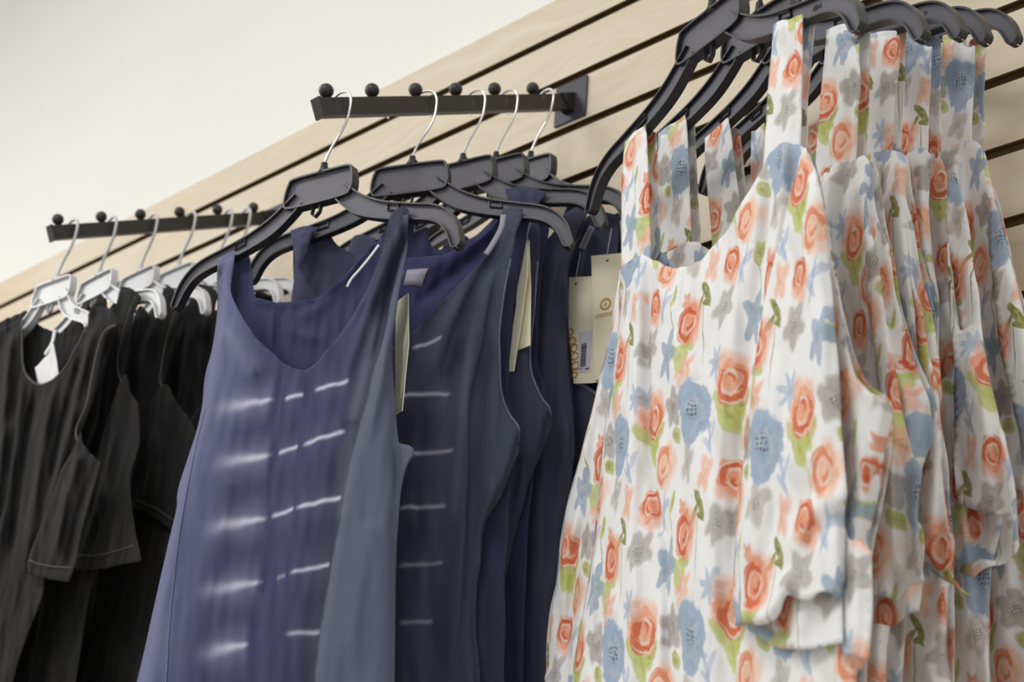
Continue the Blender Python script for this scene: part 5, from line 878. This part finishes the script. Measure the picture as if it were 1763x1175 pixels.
def text_part(txt, size, parent, mat, loc, rot, name='lettering', sx=1.0):
    cu = bpy.data.curves.new('txt', 'FONT'); cu.body = txt; cu.size = size; cu.extrude = 0.00015; cu.align_x = 'CENTER'; cu.align_y = 'CENTER'
    tmp = bpy.data.objects.new('tmp', cu); COL.objects.link(tmp)
    me = bpy.data.meshes.new_from_object(tmp); bpy.data.objects.remove(tmp)
    me.transform(Matrix.Rotation(math.pi / 2, 4, 'X') @ Matrix.Rotation(rot, 4, 'Z') @ Matrix.Diagonal((sx, 1, 1, 1)))
    o = link(name, me, mat, parent); o.location = loc
    return o
TAGS = {'T1': 'narrow cream card seen nearly edge-on at the right side of the frontmost blue top',
        'T2a': 'long thin edge of a cream card below the second blue hanger',
        'T2b': 'cream card seen at an angle with a small hole, behind the second blue top strap',
        'T3': 'flat cream card with gold rings and a barcode sticker, left of its twin',
        'T4': 'flat cream card with a gold ring logo, touching the floral dress'}
troot = {}
for k, lb in TAGS.items():
    e = EX[k]; t = thing('hang_tag', lb, 'tag', e['o'], e['psi'], 'cream card hang tags of the blue tops'); troot[k] = t
    cd = from_bm('card', plate_bm(e['poly'], 0.0007), 'card', t)
    p = np.array([q[:2] for q in e['poly']]); top = p[:, 1].max(); cx = p[:, 0].mean() if k in ('T3', 'T4') else p[np.argmax(p[:, 1]), 0]
    if k in ('T3', 'T4'):
        h = EX['t3marks' if k == 'T3' else 't4marks']['hole']; bm = bmesh.new(); disc_bm(bm, h, .0016, -.0004); from_bm('punched_hole', bm, 'dark_ink', cd)
        hx = h
    else: hx = (cx - .002, top - .006)
    bm = bmesh.new(); tube_bm(bm, [(hx[0], -.0006, hx[1]), (hx[0] + .001, -.002, hx[1] + .012), (hx[0] + .002, 0.002, hx[1] + .040)], .00035, 6); from_bm('string', bm, 'thread', t)
bm = bmesh.new(); h = EX['t2hole']; disc_bm(bm, h, .0013, -.0004); disc_bm(bm, (h[0] - .0035, h[1]), .0008, -.0004); from_bm('punched_hole', bm, 'dark_ink', troot['T2b'])
t3 = troot['T3']; mk = EX['t3marks']
bm = bmesh.new()
for q in mk['rings']: ring_bm(bm, q, .0032, .0050, -.0004)
ring_bm(bm, mk['d'][0], .0022, .0038, -.0004); box_bm(bm, mk['d'][0][0] - .004, mk['d'][0][0] + .010, -.0007, -.0004, mk['d'][0][1] + .005, mk['d'][0][1] + .0068)
from_bm('lettering', bm, 'gold_ink', t3)
(bx0, bz1), (bx1, bz0) = mk['bar']
bm = bmesh.new(); box_bm(bm, bx0, bx1, -.0007, -.0004, bz0, bz1); st_ = from_bm('barcode_sticker', bm, 'sticker', t3)
bm = bmesh.new(); z = bz1 - (bz1 - bz0) * .3; wdt = bx1 - bx0
rr = random.Random(3)
while z > bz0 + (bz1 - bz0) * .16:
    h_ = rr.choice((.0005, .0009, .0013)); box_bm(bm, bx0 + wdt * .22, bx0 + wdt * .62, -.0010, -.0007, z - h_, z); z -= h_ + rr.choice((.0005, .0008))
box_bm(bm, bx0 + wdt * .6, bx0 + wdt * .9, -.0010, -.0007, bz0 + .003, bz0 + .0045)
from_bm('barcode', bm, 'dark_ink', st_)
t4 = troot['T4']; mk = EX['t4marks']
bm = bmesh.new(); q = mk['ring']; ring_bm(bm, q, .0048, .0072, -.0004, sx=1.0); ring_bm(bm, (q[0], q[1] - .0006), .0008, .0019, -.0004); box_bm(bm, q[0] - .0004, q[0] + .0004, -.0007, -.0004, q[1] + .0008, q[1] + .0030)
from_bm('ring_logo', bm, 'gold_ink', t4)
a, b2 = mk['text']
text_part('mono', .0098, t4, 'gold_ink', ((a[0] + b2[0]) / 2 + .001, -.0006, (a[1] + b2[1]) / 2), 0)
bx = [p for p in EX['T1']['poly']]
bm = bmesh.new(); xs = [p[0] for p in bx]; zs = [p[1] for p in bx]; zc = min(zs) + (max(zs) - min(zs)) * .12
for k in range(14): box_bm(bm, min(xs) + .003, min(xs) + .010, -.0007, -.0004, zc + k * .0022, zc + k * .0022 + .0011)
from_bm('barcode', bm, 'dark_ink', troot['T1'])
